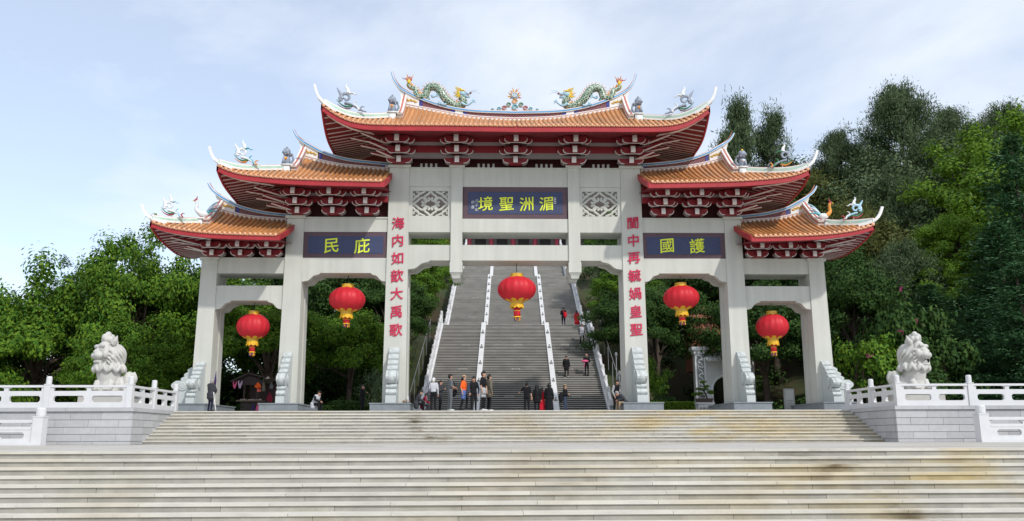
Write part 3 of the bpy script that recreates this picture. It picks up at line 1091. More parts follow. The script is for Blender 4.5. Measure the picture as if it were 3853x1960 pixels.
    DY = 3.75
    rows = []
    for x in np.linspace(x0, xe - 0.05, 40):
        ym = min(DY, xe - x)
        rows.append([(x, YE + 0.05 + ym * t, under(ym * t, ze(x))) for t in np.linspace(0, 1, 6)])
    m.grid(rows)
    rows = []
    for x in np.linspace(x0, xe - 0.05, 40):
        ym = min(DY, xe - x)
        rows.append([(x, 2 * YR - YE - 0.05 - ym * t, under(ym * t, ze(x))) for t in np.linspace(0, 1, 6)])
    m.grid(rows)
    rows = []
    for y in np.linspace(YE + 0.05, 2 * YR - YE - 0.05, 41):
        d = min(y - YE, 2 * YR - YE - y)
        xm = min(DY, d)
        rows.append([(xe - 0.05 - xm * t, y, under(xm * t, ze(xe - d))) for t in np.linspace(0, 1, 6)])
    m.grid(rows)
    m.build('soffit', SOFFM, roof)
    # side rafters (white) -------------------------------------------------
    y = YE + 0.45
    while y < 2 * YR - YE - 0.4:
        d = min(y - YE, 2 * YR - YE - y)
        L = min(2.7, d * 0.93)
        if L > 0.3:
            m = nb()
            e = ze(xe - d)
            pts = [(xe - 0.12 - L * t, y, under(L * t, e) - 0.028) for t in np.linspace(0, 1, 4)]
            m.sweep(pts, 0.052, 0.05)
            m.build('rafter', RAFTM, roof)
        y += 0.33
    # white bordered strip under the front corner
    m = nb()
    pts = []
    for t in np.linspace(0, 1, 12):
        x = xe - 0.30 - 2.2 * t
        d = 0.22 + 0.95 * t
        pts.append((x, YE + d, under(d, ze(x)) - 0.05))
    m.sweep(pts, 0.20, 0.06)
    e = pts[-1]
    m.sweep([e, (e[0] - 0.10, e[1] + 0.45, under(e[1] + 0.45 - YE, ze(e[0] - 0.1)) - 0.05)], 0.12, 0.06)
    m.build('corner_strip', WHITEP, roof)
    # inner end board where the roof meets a taller pillar
    if x0 > 1:
        m = nb()
        pts = [(YE + 0.03 + (YR - YE) * t, zsurf(x0, YE + (YR - YE) * t) + 0.05) for t in np.linspace(0, 1, 8)]
        low = [(YE + 0.03 + (YR - YE) * t, zsurf(x0, YE + (YR - YE) * t) - fh - 0.03) for t in np.linspace(0, 1, 8)]
        m.prism(pts + low[::-1], 'x', x0 - 0.05, x0 + 0.03)
        m.build('end_board', REDF, roof)
    # ridge ------------------------------------------------------------------
    xr = list(np.linspace(x0, xg, 18))
    def band(y0_, y1_, fa, fb, xs_, mt, name, par=roof):
        m = nb()
        vs, k = [], len(xs_)
        for x in xs_:
            vs += [(x, y0_, fa(x)), (x, y0_, fb(x)), (x, y1_, fb(x)), (x, y1_, fa(x))]
        fs = [(i * 4 + j, i * 4 + (j + 1) % 4, (i + 1) * 4 + (j + 1) % 4, (i + 1) * 4 + j) for i in range(k - 1) for j in range(4)]
        fs += [(0, 1, 2, 3), tuple(range((k - 1) * 4, k * 4))[::-1]]
        m.add(vs, fs)
        return m.build(name, mt, par)
    rdg = band(YR - 0.20, YR + 0.20, lambda x: zrb(x) - 0.12, lambda x: zrb(x) + 0.09, xr, WHITER, 'ridge_base')
    band(YR - 0.213, YR + 0.213, lambda x: zrb(x) + 0.01, lambda x: zrb(x) + 0.035, xr, PINKB, 'ridge_stripe')
    band(YR - 0.11, YR + 0.11, lambda x: zrb(x) + 0.09, lambda x: zrt(x) - 0.16, xr, LATM, 'ridge_lattice')
    # decorated end panels in the ridge
    for (a, b, mt_) in ((xg - 0.85, xg - 0.05, WHITER), (xg - 1.05, xg - 0.87, BLUED), (x0 + 0.02, x0 + 0.45, WHITER) if x0 > 1 else (3.0, 3.45, WHITER), (x0 + 0.47, x0 + 0.66, BLUED) if x0 > 1 else (2.75, 2.98, BLUED), (3.47, 3.70, BLUED) if x0 < 1 else (xg - 0.86, xg - 0.80, GOLD)):
        band(YR - 0.125, YR + 0.125, lambda x: zrb(x) + 0.10, lambda x: zrt(x) - 0.17, list(np.linspace(a, b, 4)), mt_, 'ridge_panel')
    m = nb()
    for k in range(3):
        px = xg - 0.65 + 0.2 * k
        pz = zrb(px) + 0.30 + 0.03 * (k % 2)
        m.ball((px, YR - 0.14, pz), (0.10, 0.03, 0.06), 8, 5)
        m.ball((px + 0.07, YR - 0.15, pz + 0.07), (0.05, 0.03, 0.05), 6, 4)
    m.build('ridge_flower', GOLD, roof, smooth=True)
    # cap running out into the swallow-tail horn
    xt = rt[-1][0]
    xc = list(np.linspace(x0, xg, 18)) + list(np.linspace(xg, xt, 12)[1:])
    def thick(x): return 0.17 if x < xg else 0.17 * (1 - 0.75 * (x - xg) / (xt - xg))
    hp = []
    for x in np.linspace(x0, xg - 0.02, 18): hp.append((x, YR, zrt(x) - 0.16))
    # horn sweep uses path so that the tip can be near vertical
    horn = crom([(p[0], YR, p[1]) for p in rt if p[0] >= xg - 0.9], 6)
    path = [Vector((x, YR, zrt(x))) for x in np.linspace(x0, xg - 0.92, 16)] + horn
    nP = len(path)
    nh = len(horn)
    wd = [0.40] * (nP - nh) + [0.40 - 0.30 * (i / (nh - 1)) for i in range(nh)]
    ht = [0.16] * (nP - nh) + [0.16 - 0.10 * (i / (nh - 1)) for i in range(nh)]
    m = nb(); m.sweep(path, wd, ht, z0=-0.16); m.build('ridge_cap', WHITER, roof)
    m = nb(); m.sweep(path, [w + 0.012 for w in wd], [h * 0.55 for h in ht], z0=-0.13); m.build('ridge_band', BLUEB, roof)
    m = nb(); m.sweep(path, [w * 0.9 for w in wd], 0.018, z0=0.0); m.build('ridge_top_line', PINKB, roof)
    # web under the horn
    m = nb()
    hw = [p for p in horn if p.x <= xg + 0.45]
    m.prism([(p.x, p.z - 0.10) for p in hw] + [(xg + 0.06, zrb(xg) + 0.0), (hw[0].x, zrb(hw[0].x) + 0.1)], 'y', YR - 0.07, YR + 0.07)
    m.build('horn_web', WHITER, roof)
    # descending ridge + hip ridge
    foot = (xg + 0.02, yf, zsurf(xg, yf) + 0.02)
    for mirror in (0, 1):
        f = (lambda y: y) if not mirror else (lambda y: 2 * YR - y)
        dp = [(xg + 0.0, f(YR - 0.05), zrb(xg) + 0.34)]
        for t in np.linspace(0.94, 0.40, 9):
            y = YE + (YR - YE) * t
            dp.append((xg, f(y), zsurf(xg, y) + 0.04 + 0.25 * max(0, (t - 0.6) / 0.34)))
        m = nb(); m.sweep(dp, 0.30, 0.30); d_ = m.build('descending_ridge', WHITER, roof)
        m = nb(); m.sweep([(p[0] - 0.0, p[1], p[2]) for p in dp], 0.312, 0.10, z0=0.10); m.build('ridge_stripe', PINKB, roof)
        m = nb(); m.sweep(dp, 0.10, 0.02, z0=0.30); m.build('ridge_stripe', PINKB, roof)
        hpz = []
        for x in np.linspace(xg - 0.02, xe - 0.02, 18):
            hpz.append((x, f(yhip(x)), zsurf(x + 1e-6, yhip(x)) + 0.0))
        m = nb(); m.sweep(hpz, 0.26, 0.30); m.build('hip_ridge', WHITER, roof)
        m = nb(); m.sweep(hpz, 0.272, 0.12, z0=0.11); m.build('hip_ridge_band', GREENB, roof)
        m = nb(); m.sweep(hpz, 0.20, 0.02, z0=0.30); m.build('hip_ridge_line', PINKB, roof)
        # corner horn
        tip = hpz[-1]
        hs = deco_cols['horn']
        hp_ = crom([(tip[0] - 0.7, tip[1] + (0.25 if not mirror else -0.25), herm(eave, tip[0] - 0.7) + 0.22), (tip[0], tip[1], tip[2] + 0.14), (tip[0] + hs[0] * 0.62, tip[1] - (0.05 if not mirror else -0.05), tip[2] + hs[1] * 0.5), (tip[0] + hs[0], tip[1] - (0.06 if not mirror else -0.06), tip[2] + hs[1])], 5)
        kk = len(hp_)
        m = nb(); m.sweep(hp_, [0.26 - 0.12 * i / (kk - 1) for i in range(kk)], [0.17 - 0.05 * i / (kk - 1) for i in range(kk)], z0=-0.05); m.build('corner_horn', WHITER, roof)
    # finial and guardian on the front hip
    scroll_finial(nb, roof, xg + (xe - xg) * 0.66, yhip(xg + (xe - xg) * 0.66), zsurf(xg + (xe - xg) * 0.66, yhip(xg + (xe - xg) * 0.66)) + 0.28, deco_cols)
    guardian(nb, roof, xg + 0.42, yf - 0.15, zsurf(xg + 0.42, yhip(xg + 0.42)) + 0.25, finial_kind, deco_cols)
    return roof

BLUED = mat('dark_blue_paint', (0.04, 0.05, 0.25), 0.5)
GOLD = mat('gold_paint', (0.62, 0.38, 0.06), 0.4, var=0.15, scale=12)
SILV = mat('grey_blue_ceramic', (0.27, 0.31, 0.38), 0.4, var=0.15, scale=8)
TEALC = mat('teal_ceramic', (0.10, 0.40, 0.46), 0.35, var=0.15, scale=8)
GREENC = mat('green_ceramic', (0.05, 0.20, 0.11), 0.35, var=0.2, scale=8)
REDC = mat('red_ceramic', (0.40, 0.06, 0.07), 0.4, var=0.15, scale=8)
ORANGEC = mat('orange_ceramic', (0.70, 0.30, 0.05), 0.4, var=0.2, scale=10)
WHITEC = mat('white_ceramic', (0.74, 0.76, 0.77), 0.35, var=0.08, scale=8)
LBLUE = mat('light_blue_ceramic', (0.36, 0.56, 0.68), 0.35, var=0.12, scale=8)
YELC = mat('yellow_ceramic', (0.75, 0.55, 0.05), 0.4, var=0.1)
CERAM = [WHITEC, SILV, TEALC, GREENC, REDC, ORANGEC, LBLUE, YELC]

def scroll_finial(nb, roof, x, y, z, dc):
    """curling cloud-and-tendril finial leaning outwards on a hip ridge"""
    s = dc['fs']
    ca, cb, cc = dc['fc']
    m = nb()
    def T(pts, r, mi, sq=0.6):
        n = len(pts)
        P_ = crom([(x + p[0] * s, y, z + p[1] * s) for p in pts], 6)
        k = len(P_)
        m.tube(P_, [max(0.006, s * 1.5 * (r[0] + (r[1] - r[0]) * i / (k - 1))) for i in range(k)], 7, mi, sq=sq)
    # big spiral
    sp = []
    for i in range(15):
        a = -0.6 + i * 0.48
        rr = 0.34 * (1 - i / 17)
        sp.append((0.20 + rr * math.cos(a), 0.82 + rr * math.sin(a)))
    T(sp, (0.075, 0.03), ca)
    sp2 = [(p[0] * 1.0 + 0.0, p[1]) for p in sp[:8]]
    T([(q[0] + 0.05, q[1] + 0.04) for q in sp2], (0.05, 0.02), cb)
    T([(-0.95, 0.02), (-0.6, 0.12), (-0.35, 0.30), (-0.05, 0.45), (0.25, 0.52)], (0.03, 0.10), ca)
    T([(-0.55, 0.10), (-0.42, 0.32), (-0.25, 0.42), (-0.30, 0.58), (-0.42, 0.62)], (0.07, 0.02), cb)
    T([(-0.75, 0.06), (-0.62, 0.20), (-0.72, 0.32), (-0.84, 0.28)], (0.06, 0.02), cc)
    T([(-0.15, 0.36), (0.1, 0.30), (0.42, 0.42), (0.72, 0.72)], (0.09, 0.015), 3)
    T([(-0.10, 0.26), (0.2, 0.20), (0.50, 0.34), (0.66, 0.48)], (0.07, 0.015), cc)
    T([(0.42, 0.75), (0.50, 1.05), (0.62, 1.25), (0.72, 1.42)], (0.09, 0.012), ca)
    T([(0.10, 1.12), (0.12, 1.32), (0.22, 1.48), (0.18, 1.64)], (0.09, 0.012), 0)
    T([(0.02, 1.08), (-0.16, 1.12), (-0.30, 1.02), (-0.42, 1.04)], (0.07, 0.015), cb)
    m.box(x - 0.03 * s, x + 0.03 * s, y - 0.02, y + 0.02, z - 0.05, z + 0.5 * s)
    m.build('scroll_finial', CERAM, roof, smooth=True)
def guardian(nb, roof, x, y, z, kind, dc):
    m = nb()
    sc_ = Matrix.Translation((x, y, z)) @ Matrix.Scale(1.28, 4) @ Matrix.Translation((-x, -y, -z))
    m.M = (m.M @ sc_) if m.M is not None else sc_
    m.box(x - 0.16, x + 0.16, y - 0.16, y + 0.16, z - 0.45, z - 0.02, 0)
    m.box(x - 0.20, x + 0.20, y - 0.20, y + 0.20, z - 0.02, z + 0.04, 0)
    c = 1 if kind != 'phoenix' else 0
    if kind in ('lion', 'lion_y'):
        m.ball((x, y, z + 0.24), (0.15, 0.15, 0.22), 10, 7, c)
        m.ball((x + 0.02, y - 0.02, z + 0.62), (0.17, 0.17, 0.18), 10, 7, c)
        m.ball((x + 0.10, y - 0.12, z + 0.58), (0.10, 0.09, 0.08), 8, 6, c)
        for q in (-1, 1):
            m.tube([(x + 0.08, y + q * 0.09 - 0.04, z + 0.36), (x + 0.13, y + q * 0.09 - 0.05, z + 0.05)], [0.06, 0.065], 7, c)
            m.ball((x + 0.0, y + q * 0.12, z + 0.77), (0.05, 0.04, 0.06), 6, 5, 7 if kind == 'lion_y' else c)
        for k in range(7):
            a = k * 0.9
            m.ball((x - 0.05 + 0.16 * math.cos(a), y + 0.16 * math.sin(a), z + 0.50), 0.055, 6, 5, c)
        m.ball((x + 0.04, y - 0.14, z + 0.30), (0.10, 0.06, 0.07), 7, 5, 5 if kind == 'lion' else 0)
        m.tube(crom([(x - 0.15, y, z + 0.12), (x - 0.27, y, z + 0.28), (x - 0.22, y, z + 0.45)], 4), [0.05] * 9, 6, c)
    else:
        m.ball((x - 0.16, y, z + 0.22), (0.22, 0.13, 0.14), 10, 7, 0)
        m.tube(crom([(x - 0.02, y, z + 0.25), (x + 0.14, y, z + 0.42), (x + 0.13, y, z + 0.62), (x + 0.16, y, z + 0.80)], 4), [0.11, .1, .095, .09, .08, .075, .07, .065, .06, .06, .06, .06, .06], 7, 5 if dc.get('ph') else 0)
        m.ball((x + 0.19, y, z + 0.82), (0.08, 0.06, 0.065), 7, 5, 4)
        m.tube([(x + 0.24, y, z + 0.82), (x + 0.33, y, z + 0.80)], [0.035, 0.008], 6, 7)
        m.tube([(x + 0.17, y, z + 0.86), (x + 0.13, y, z + 1.0)], [0.04, 0.01], 6, 4)
        for q in range(4):
            m.tube(crom([(x - 0.28, y, z + 0.26), (x - 0.48, y + 0.05 * q, z + 0.36 + 0.10 * q), (x - 0.72, y + 0.08 * q, z + 0.34 + 0.17 * q)], 4), [0.07 - 0.006 * i for i in range(9)], 6, (2, 1, 0, 6)[q])
        m.tube([(x - 0.08, y, z + 0.1), (x - 0.06, y, z + 0.0)], 0.03, 6, 7)
    m.build('guardian_figure', CERAM, roof, smooth=True)

# main roof -------------------------------------------------------------
E_main = [(0, 14.95), (3.9, 14.985), (6.6, 14.99), (7.6, 15.01), (8.3, 15.07), (9.03, 15.25), (9.77, 15.64), (10.42, 16.12)]
RB_main = [(0, 16.80), (2.38, 16.92), (4.18, 17.22), (6.4, 17.66)]
RT_main = [(0, 17.29), (2.59, 17.39), (4.19, 17.68), (5.79, 18.27), (6.55, 18.72), (6.95, 19.25), (7.14, 19.78)]
d_main = {'horn': (0.42, 1.08), 'fs': 0.98, 'fc': (1, 0, 1), 'ph': False}
roof_main = roof_half(None, -1, 0.0, 6.40, 10.42, E_main, RB_main, RT_main, 0.28, 0.26, 0.13, 'lion', d_main)
roof_half(roof_main, 1, 0.0, 6.40, 10.42, E_main, RB_main, RT_main, 0.28, 0.26, 0.13, 'lion', d_main)
E_2 = [(6.95, 11.85), (9.6, 11.90), (11.8, 11.97), (13.4, 12.09), (14.5, 12.24), (15.2, 12.46), (15.7, 12.69)]
RB_2 = [(6.95, 13.72), (8.6, 13.84), (10.37, 14.05), (12.05, 14.48)]
RT_2 = [(6.95, 14.10), (8.3, 14.22), (9.79, 14.43), (11.13, 14.88), (12.0, 15.38), (12.45, 15.74), (12.68, 16.14)]
d_2l = {'horn': (0.48, 0.98), 'fs': 0.86, 'fc': (0, 2, 5)}
d_2r = {'horn': (0.48, 0.98), 'fs': 0.86, 'fc': (1, 3, 5)}
roof_half(None, -1, 6.95, 12.05, 15.70, E_2, RB_2, RT_2, 0.26, 0.26, 7.15, 'lion', d_2l)
roof_half(None, 1, 6.95, 12.05, 15.60, E_2, RB_2, RT_2, 0.26, 0.26, 7.15, 'lion_y', d_2r)
E_3 = [(12.25, 8.93), (14.3, 8.98), (15.96, 9.06), (17.3, 9.22), (18.1, 9.38), (18.9, 9.64)]
RB_3 = [(12.25, 10.70), (13.5, 10.78), (14.97, 10.92), (16.55, 11.30)]
RT_3 = [(12.25, 11.05), (13.2, 11.12), (14.41, 11.29), (15.61, 11.63), (16.5, 12.12), (17.05, 12.55), (17.30, 12.95)]
d_3l = {'horn': (0.52, 0.86), 'fs': 0.80, 'fc': (0, 6, 4)}
d_3r = {'horn': (0.52, 0.92), 'fs': 0.80, 'fc': (6, 0, 4), 'ph': True}
roof_half(None, -1, 12.25, 16.55, 18.90, E_3, RB_3, RT_3, 0.22, 0.26, 12.45, 'phoenix', d_3l)
roof_half(None, 1, 12.25, 16.55, 18.80, E_3, RB_3, RT_3, 0.22, 0.26, 12.45, 'phoenix', d_3r)

# bracket clusters and the boards behind them
for x in (-6.50, -3.27, 0.0, 3.27, 6.50):
    bracket_set(x, 13.76, 15.0, 3, GY0, 1.18)
for s in (-1, 1):
    for x in (11.98, 10.05, 8.18):
        bracket_set(s * x, 10.81, 11.96, 3, GY0, 1.06)
    for x in (16.45, 14.92, 13.36):
        bracket_set(s * x, 8.44, 9.14, 2, GY0, 0.98)
    corner_arms(s, s * 6.75, 13.80, GY0 - 0.2, 2.6, 1.0)
    corner_arms(s, s * 12.35, 10.80, GY0 - 0.2, 2.5, 0.95)
    corner_arms(s, s * 16.8, 8.45, GY0 - 0.2, 2.2, 0.6, 2)
PINKW = mat('pinkish_board_paint', (0.36, 0.29, 0.29), 0.6, var=0.06)
GREYB = mat('grey_board_paint', (0.22, 0.19, 0.19), 0.6, var=0.06)
def bracket_boards(x0, x1, zb, zt, bands, slats=()):
    m = MB()
    m.box(x0, x1, GY0 + 0.55, GY1 - 0.55, zb, zt + 0.6)
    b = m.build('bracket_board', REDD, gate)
    for i, (z0, z1, mt_) in enumerate(bands):
        m = MB()
        m.box(x0, x1, 4.60 + 0.012 * i, 4.86, z0, z1)
        m.build('purlin', mt_, b)
    for c in slats:
        for k in range(4):
            xx = c - 0.42 + k * 0.28
            m = MB()
            m.box(xx - 0.065, xx + 0.065, GY0 + 0.44, GY0 + 0.55, zb + 0.02, zb + 0.36)
            m.build('vent_slat', WHITEP, b)
bracket_boards(-7.0, 7.0, 13.64, 14.85, [(15.0, 15.5, REDM), (14.78, 14.98, PINKW), (14.35, 14.75, REDM), (14.07, 14.35, GREYB)], (-4.9, -1.65, 1.65, 4.9))
for s in (-1, 1):
    a, b = sorted((s * 7.06, s * 12.6))
    bracket_boards(a, b, 10.74, 11.85, [(12.0, 12.4, REDM), (11.82, 11.98, PINKW), (11.50, 11.80, REDM)])
    a, b = sorted((s * 12.66, s * 17.1))
    bracket_boards(a, b, 8.43, 8.95, [(9.0, 9.4, REDM)])

# ------------------------------------------------------------------ dragons, pearl and clouds on the main ridge
def scale_mat():
    m = bpy.data.materials.new('dragon_scales')
    m.use_nodes = True
    n, l = m.node_tree.nodes, m.node_tree.links
    b = n['Principled BSDF']
    b.inputs['Roughness'].default_value = 0.35
    g_ = n.new('ShaderNodeNewGeometry')
    v = n.new('ShaderNodeTexVoronoi')
    v.feature = 'DISTANCE_TO_EDGE'
    v.inputs['Scale'].default_value = 7.5
    r = n.new('ShaderNodeValToRGB')
    r.color_ramp.elements[0].position = 0.03
    r.color_ramp.elements[0].color = (0.62, 0.66, 0.55, 1)
    r.color_ramp.elements[1].position = 0.11
    r.color_ramp.elements[1].color = (0.025, 0.115, 0.065, 1)
    l.new(g_.outputs['Position'], v.inputs['Vector'])
    l.new(v.outputs['Distance'], r.inputs['Fac'])
    l.new(r.outputs['Color'], b.inputs['Base Color'])
    return m
SCALE = scale_mat()
def spiral(m, cx, cz, y, r0, mi, turns=1.6, w=0.05, sq=1.0, sx=1):
    pts = []
    n = 14
    for i in range(n + 1):
        a = turns * 2 * math.pi * i / n
        rr = r0 * (1 - 0.85 * i / n)
        pts.append((cx + sx * rr * math.cos(a), y, cz + rr * math.sin(a)))
    m.tube(pts, [w * (1 - 0.4 * i / n) for i in range(n + 1)], 6, mi)
def cloud(parent, spots, sx=1):
    m = MB()
    for (x, z, r, c) in spots:
        m.ball((x, YR, z), (r * 0.95, 0.10, r * 0.95), 12, 7, 0)
        spiral(m, x, z, YR - 0.10, r * 0.82, c, w=r * 0.16, sx=sx)
    return m.build('cloud_scroll', CERAM, parent, smooth=True)
def dragon(sx):
    M = Matrix.Scale(-1, 4, (1, 0, 0)) if sx > 0 else None    # authored on the left (x negative), mirrored to the right
    A = lambda p: ((-6.25 + (p[0] - 1100) * 0.004985), 17.62 + (495 - p[1]) * 0.00520)   # sketch units to metres on the ridge
    path = [(1118, 210), (1112, 245), (1140, 275), (1185, 290), (1200, 330), (1215, 375), (1265, 395), (1310, 375), (1325, 320), (1345, 280), (1400, 265), (1455, 290), (1500, 345), (1545, 410), (1600, 455), (1670, 490), (1730, 485), (1760, 455), (1750, 415), (1715, 395)]
    P_ = [Vector((A(p)[0], YR - 0.06 + 0.05 * math.sin(i * 0.9), A(p)[1])) for i, p in enumerate(path)]
    C_ = crom(P_, 5)
    k = len(C_)
    rad = []
    for i in range(k):
        t = i / (k - 1)
        rad.append(0.09 + 0.15 * math.sin(math.pi * min(1, t * 0.78)) ** 1.2)
    m = MB(M)
    m.tube(C_, rad, 12)
    root = m.build('dragon', SCALE, gate, smooth=True)
    m = MB(M)
    for i in range(6, k - 6, 2):
        t = (C_[i + 1] - C_[i - 1]).normalized()
        nrm = Vector((-t.z, 0, t.x))
        # the back is the side away from the curl: choose upward / leftward consistently
        b = C_[i] + nrm * rad[i] * 0.9
        m.tube([b, b + nrm * 0.10 - t * 0.03, b + nrm * 0.17 - t * 0.09], [0.035, 0.02, 0.004], 5)
    m.build('back_spines', ORANGEC, root)
    # belly bands
    m = MB(M)
    for i in range(4, k - 4):
        t = (C_[i + 1] - C_[i - 1]).normalized()
        nrm = Vector((-t.z, 0, t.x))
        m.ball(C_[i] - nrm * rad[i] * 0.82, (0.05, 0.05, 0.045), 6, 4)
    m.build('belly', YELC, root, smooth=True)
    # tail flame
    m = MB(M)
    tb = C_[0]
    for q in range(9):
        a = R(55 + q * 11) 
        L = 0.42 + 0.12 * math.sin(q * 1.7)
        d = Vector((math.cos(a), 0, math.sin(a)))
        sd = Vector((-d.z, 0, d.x)) * 0.05 * (1 if q % 2 else -1)
        m.tube(crom([tb, tb + d * L * 0.4 + sd, tb + d * L * 0.75 - sd, tb + d * L], 4), [0.05 - 0.0036 * i for i in range(13)], 5, 0 if q % 2 else 1)
    m.ball(tb + Vector((0, -0.02, 0.0)), (0.11, 0.09, 0.15), 8, 6, 2)
    m.build('tail_flame', [ORANGEC, REDC, YELC], root, smooth=True)
    # head
    h = Vector((A((1745, 350))[0], YR - 0.08, A((1745, 350))[1]))
    m = MB(M)
    m.ball(h, (0.22, 0.17, 0.17), 12, 8, 0)
    m.ball(h + Vector((0.26, 0, 0.02)), (0.22, 0.12, 0.085), 10, 7, 0)
    m.ball(h + Vector((0.45, 0, 0.06)), (0.08, 0.09, 0.075), 8, 6, 3)
    m.tube([h + Vector((0.05, 0, -0.12)), h + Vector((0.25, 0, -0.17)), h + Vector((0.42, 0, -0.20))], [0.10, 0.085, 0.05], 8, 0)
    m.tube([h + Vector((0.10, 0, -0.06)), h + Vector((0.36, 0, -0.08))], [0.08, 0.05], 7, 1)
    for z_, s_ in ((-0.055, -1), (-0.13, 1)):
        for q in range(4):
            for yy_ in (-0.08, 0.08):
                b = h + Vector((0.18 + q * 0.07, yy_, z_))
                m.tube([b, b + Vector((0, 0, s_ * 0.05))], [0.018, 0.003], 5, 2)
    for yy_ in (-0.12, 0.12):
        m.ball(h + Vector((0.14, yy_, 0.11)), 0.055, 7, 5, 2)
        m.ball(h + Vector((0.18, yy_ * 1.15, 0.115)), 0.025, 6, 4, 4)
        m.tube(crom([h + Vector((-0.02, yy_, 0.14)), h + Vector((-0.16, yy_, 0.28)), h + Vector((-0.34, yy_, 0.33)), h + Vector((-0.44, yy_, 0.42))], 4), [0.06 - 0.0042 * i for i in range(13)], 6, 5)
        m.ball(h + Vector((0.05, yy_, 0.18)), (0.12, 0.05, 0.05), 7, 5, 5)
        m.tube(crom([h + Vector((0.45, yy_, 0.04)), h + Vector((0.60, yy_, 0.18)), h + Vector((0.80, yy_, 0.16)), h + Vector((0.95 if yy_ < 0 else 1.02, yy_, 0.22 if yy_ < 0 else 0.04))], 5), [0.022 - 0.0011 * i for i in range(16)], 5, 0)
    m.build('head', [LBLUE, REDC, WHITEC, REDC, REDD, YELC], root, smooth=True)
    m = MB(M)
    for q in range(11):
        a = R(110 + q * 13)
        L = 0.36 + 0.10 * math.sin(q * 2.1)
        d = Vector((math.cos(a), 0, math.sin(a)))
        b = h + Vector((-0.10, 0.04 * (-1) ** q, -0.02))
        sd = Vector((-d.z, 0, d.x)) * 0.05
        m.tube(crom([b, b + d * L * 0.5 + sd, b + d * L + Vector((-0.05, 0, 0.02))], 5), [0.07 - 0.006 * i for i in range(11)], 6, q % 2)
    m.build('mane', [ORANGEC, YELC], root, smooth=True)
    # legs with claws
    for (bx, bz, kx, kz, fx, fz) in ((1735, 470, 1800, 495, 1865, 450), (1390, 380, 1400, 400, 1440, 385), (1560, 490, 1520, 490, 1490, 475)):
        m = MB(M)
        b, k_, f_ = [Vector((A((p, q))[0], YR - 0.22, A((p, q))[1])) for p, q in ((bx, bz), (kx, kz), (fx, fz))]
        m.tube(crom([b, k_, f_], 5), [0.09, .085, .08, .075, .07, .065, .06, .06, .055, .055, .06], 7)
        dr = (f_ - k_).normalized()
        for q in range(4):
            a = R(-60 + q * 40)
            d = Vector((dr.x * math.cos(a) - dr.z * math.sin(a), 0, dr.x * math.sin(a) + dr.z * math.cos(a)))
            m.tube([f_, f_ + d * 0.11 + Vector((0, -0.02, 0)), f_ + d * 0.20 + Vector((0, 0, -0.04))], [0.04, 0.03, 0.005], 6)
        m.build('leg', LBLUE, root, smooth=True)
    return root
for sx in (-1, 1):
    d_ = dragon(sx)
    sg = 1 if sx > 0 else -1
    def zt(x): return herm(RT_main, abs(x))
    cloud(d_, [(sg * a, zt(a) + b, r, c) for (a, b, r, c) in ((5.72, 0.10, 0.13, 5), (5.42, 0.12, 0.17, 3), (5.05, 0.12, 0.14, 2), (3.75, 0.14, 0.17, 5), (3.40, 0.12, 0.16, 3), (3.05, 0.10, 0.13, 4))], sx)
m = MB()
m.ball((0, YR, 18.30), (0.23, 0.16, 0.23), 16, 10, 0)
spiral(m, 0, 18.30, YR - 0.15, 0.19, 2, 1.8, 0.03)
pearl = m.build('flaming_pearl', [LBLUE, ORANGEC, WHITEC], gate, smooth=True)
m = MB()
for q in range(17):
    a = R(-30 + q * 15)
    d = Vector((math.cos(a), 0, math.sin(a)))
    L = 0.20 + 0.08 * math.sin(q * 2.3) + (0.1 if 5 < q < 11 else 0)
    b = Vector((0, YR, 18.30)) + d * 0.20
    sd = Vector((-d.z, 0, d.x)) * 0.025 * (-1) ** q
    m.tube(crom([b, b + d * L * 0.5 + sd, b + d * L], 3), [0.05, 0.045, 0.038, 0.03, 0.02, 0.012, 0.003], 5, q % 3)
m.build('flame', [ORANGEC, REDC, YELC], pearl, smooth=True)
cloud(pearl, [(0, 17.92, 0.20, 5), (0, 17.55, 0.22, 2), (-0.36, 17.72, 0.17, 3), (0.36, 17.72, 0.17, 3), (-0.62, 17.52, 0.17, 4), (0.62, 17.52, 0.17, 4), (-0.92, 17.46, 0.14, 2), (0.92, 17.46, 0.14, 2), (-1.3, 17.40, 0.10, 3), (1.3, 17.40, 0.10, 3)])

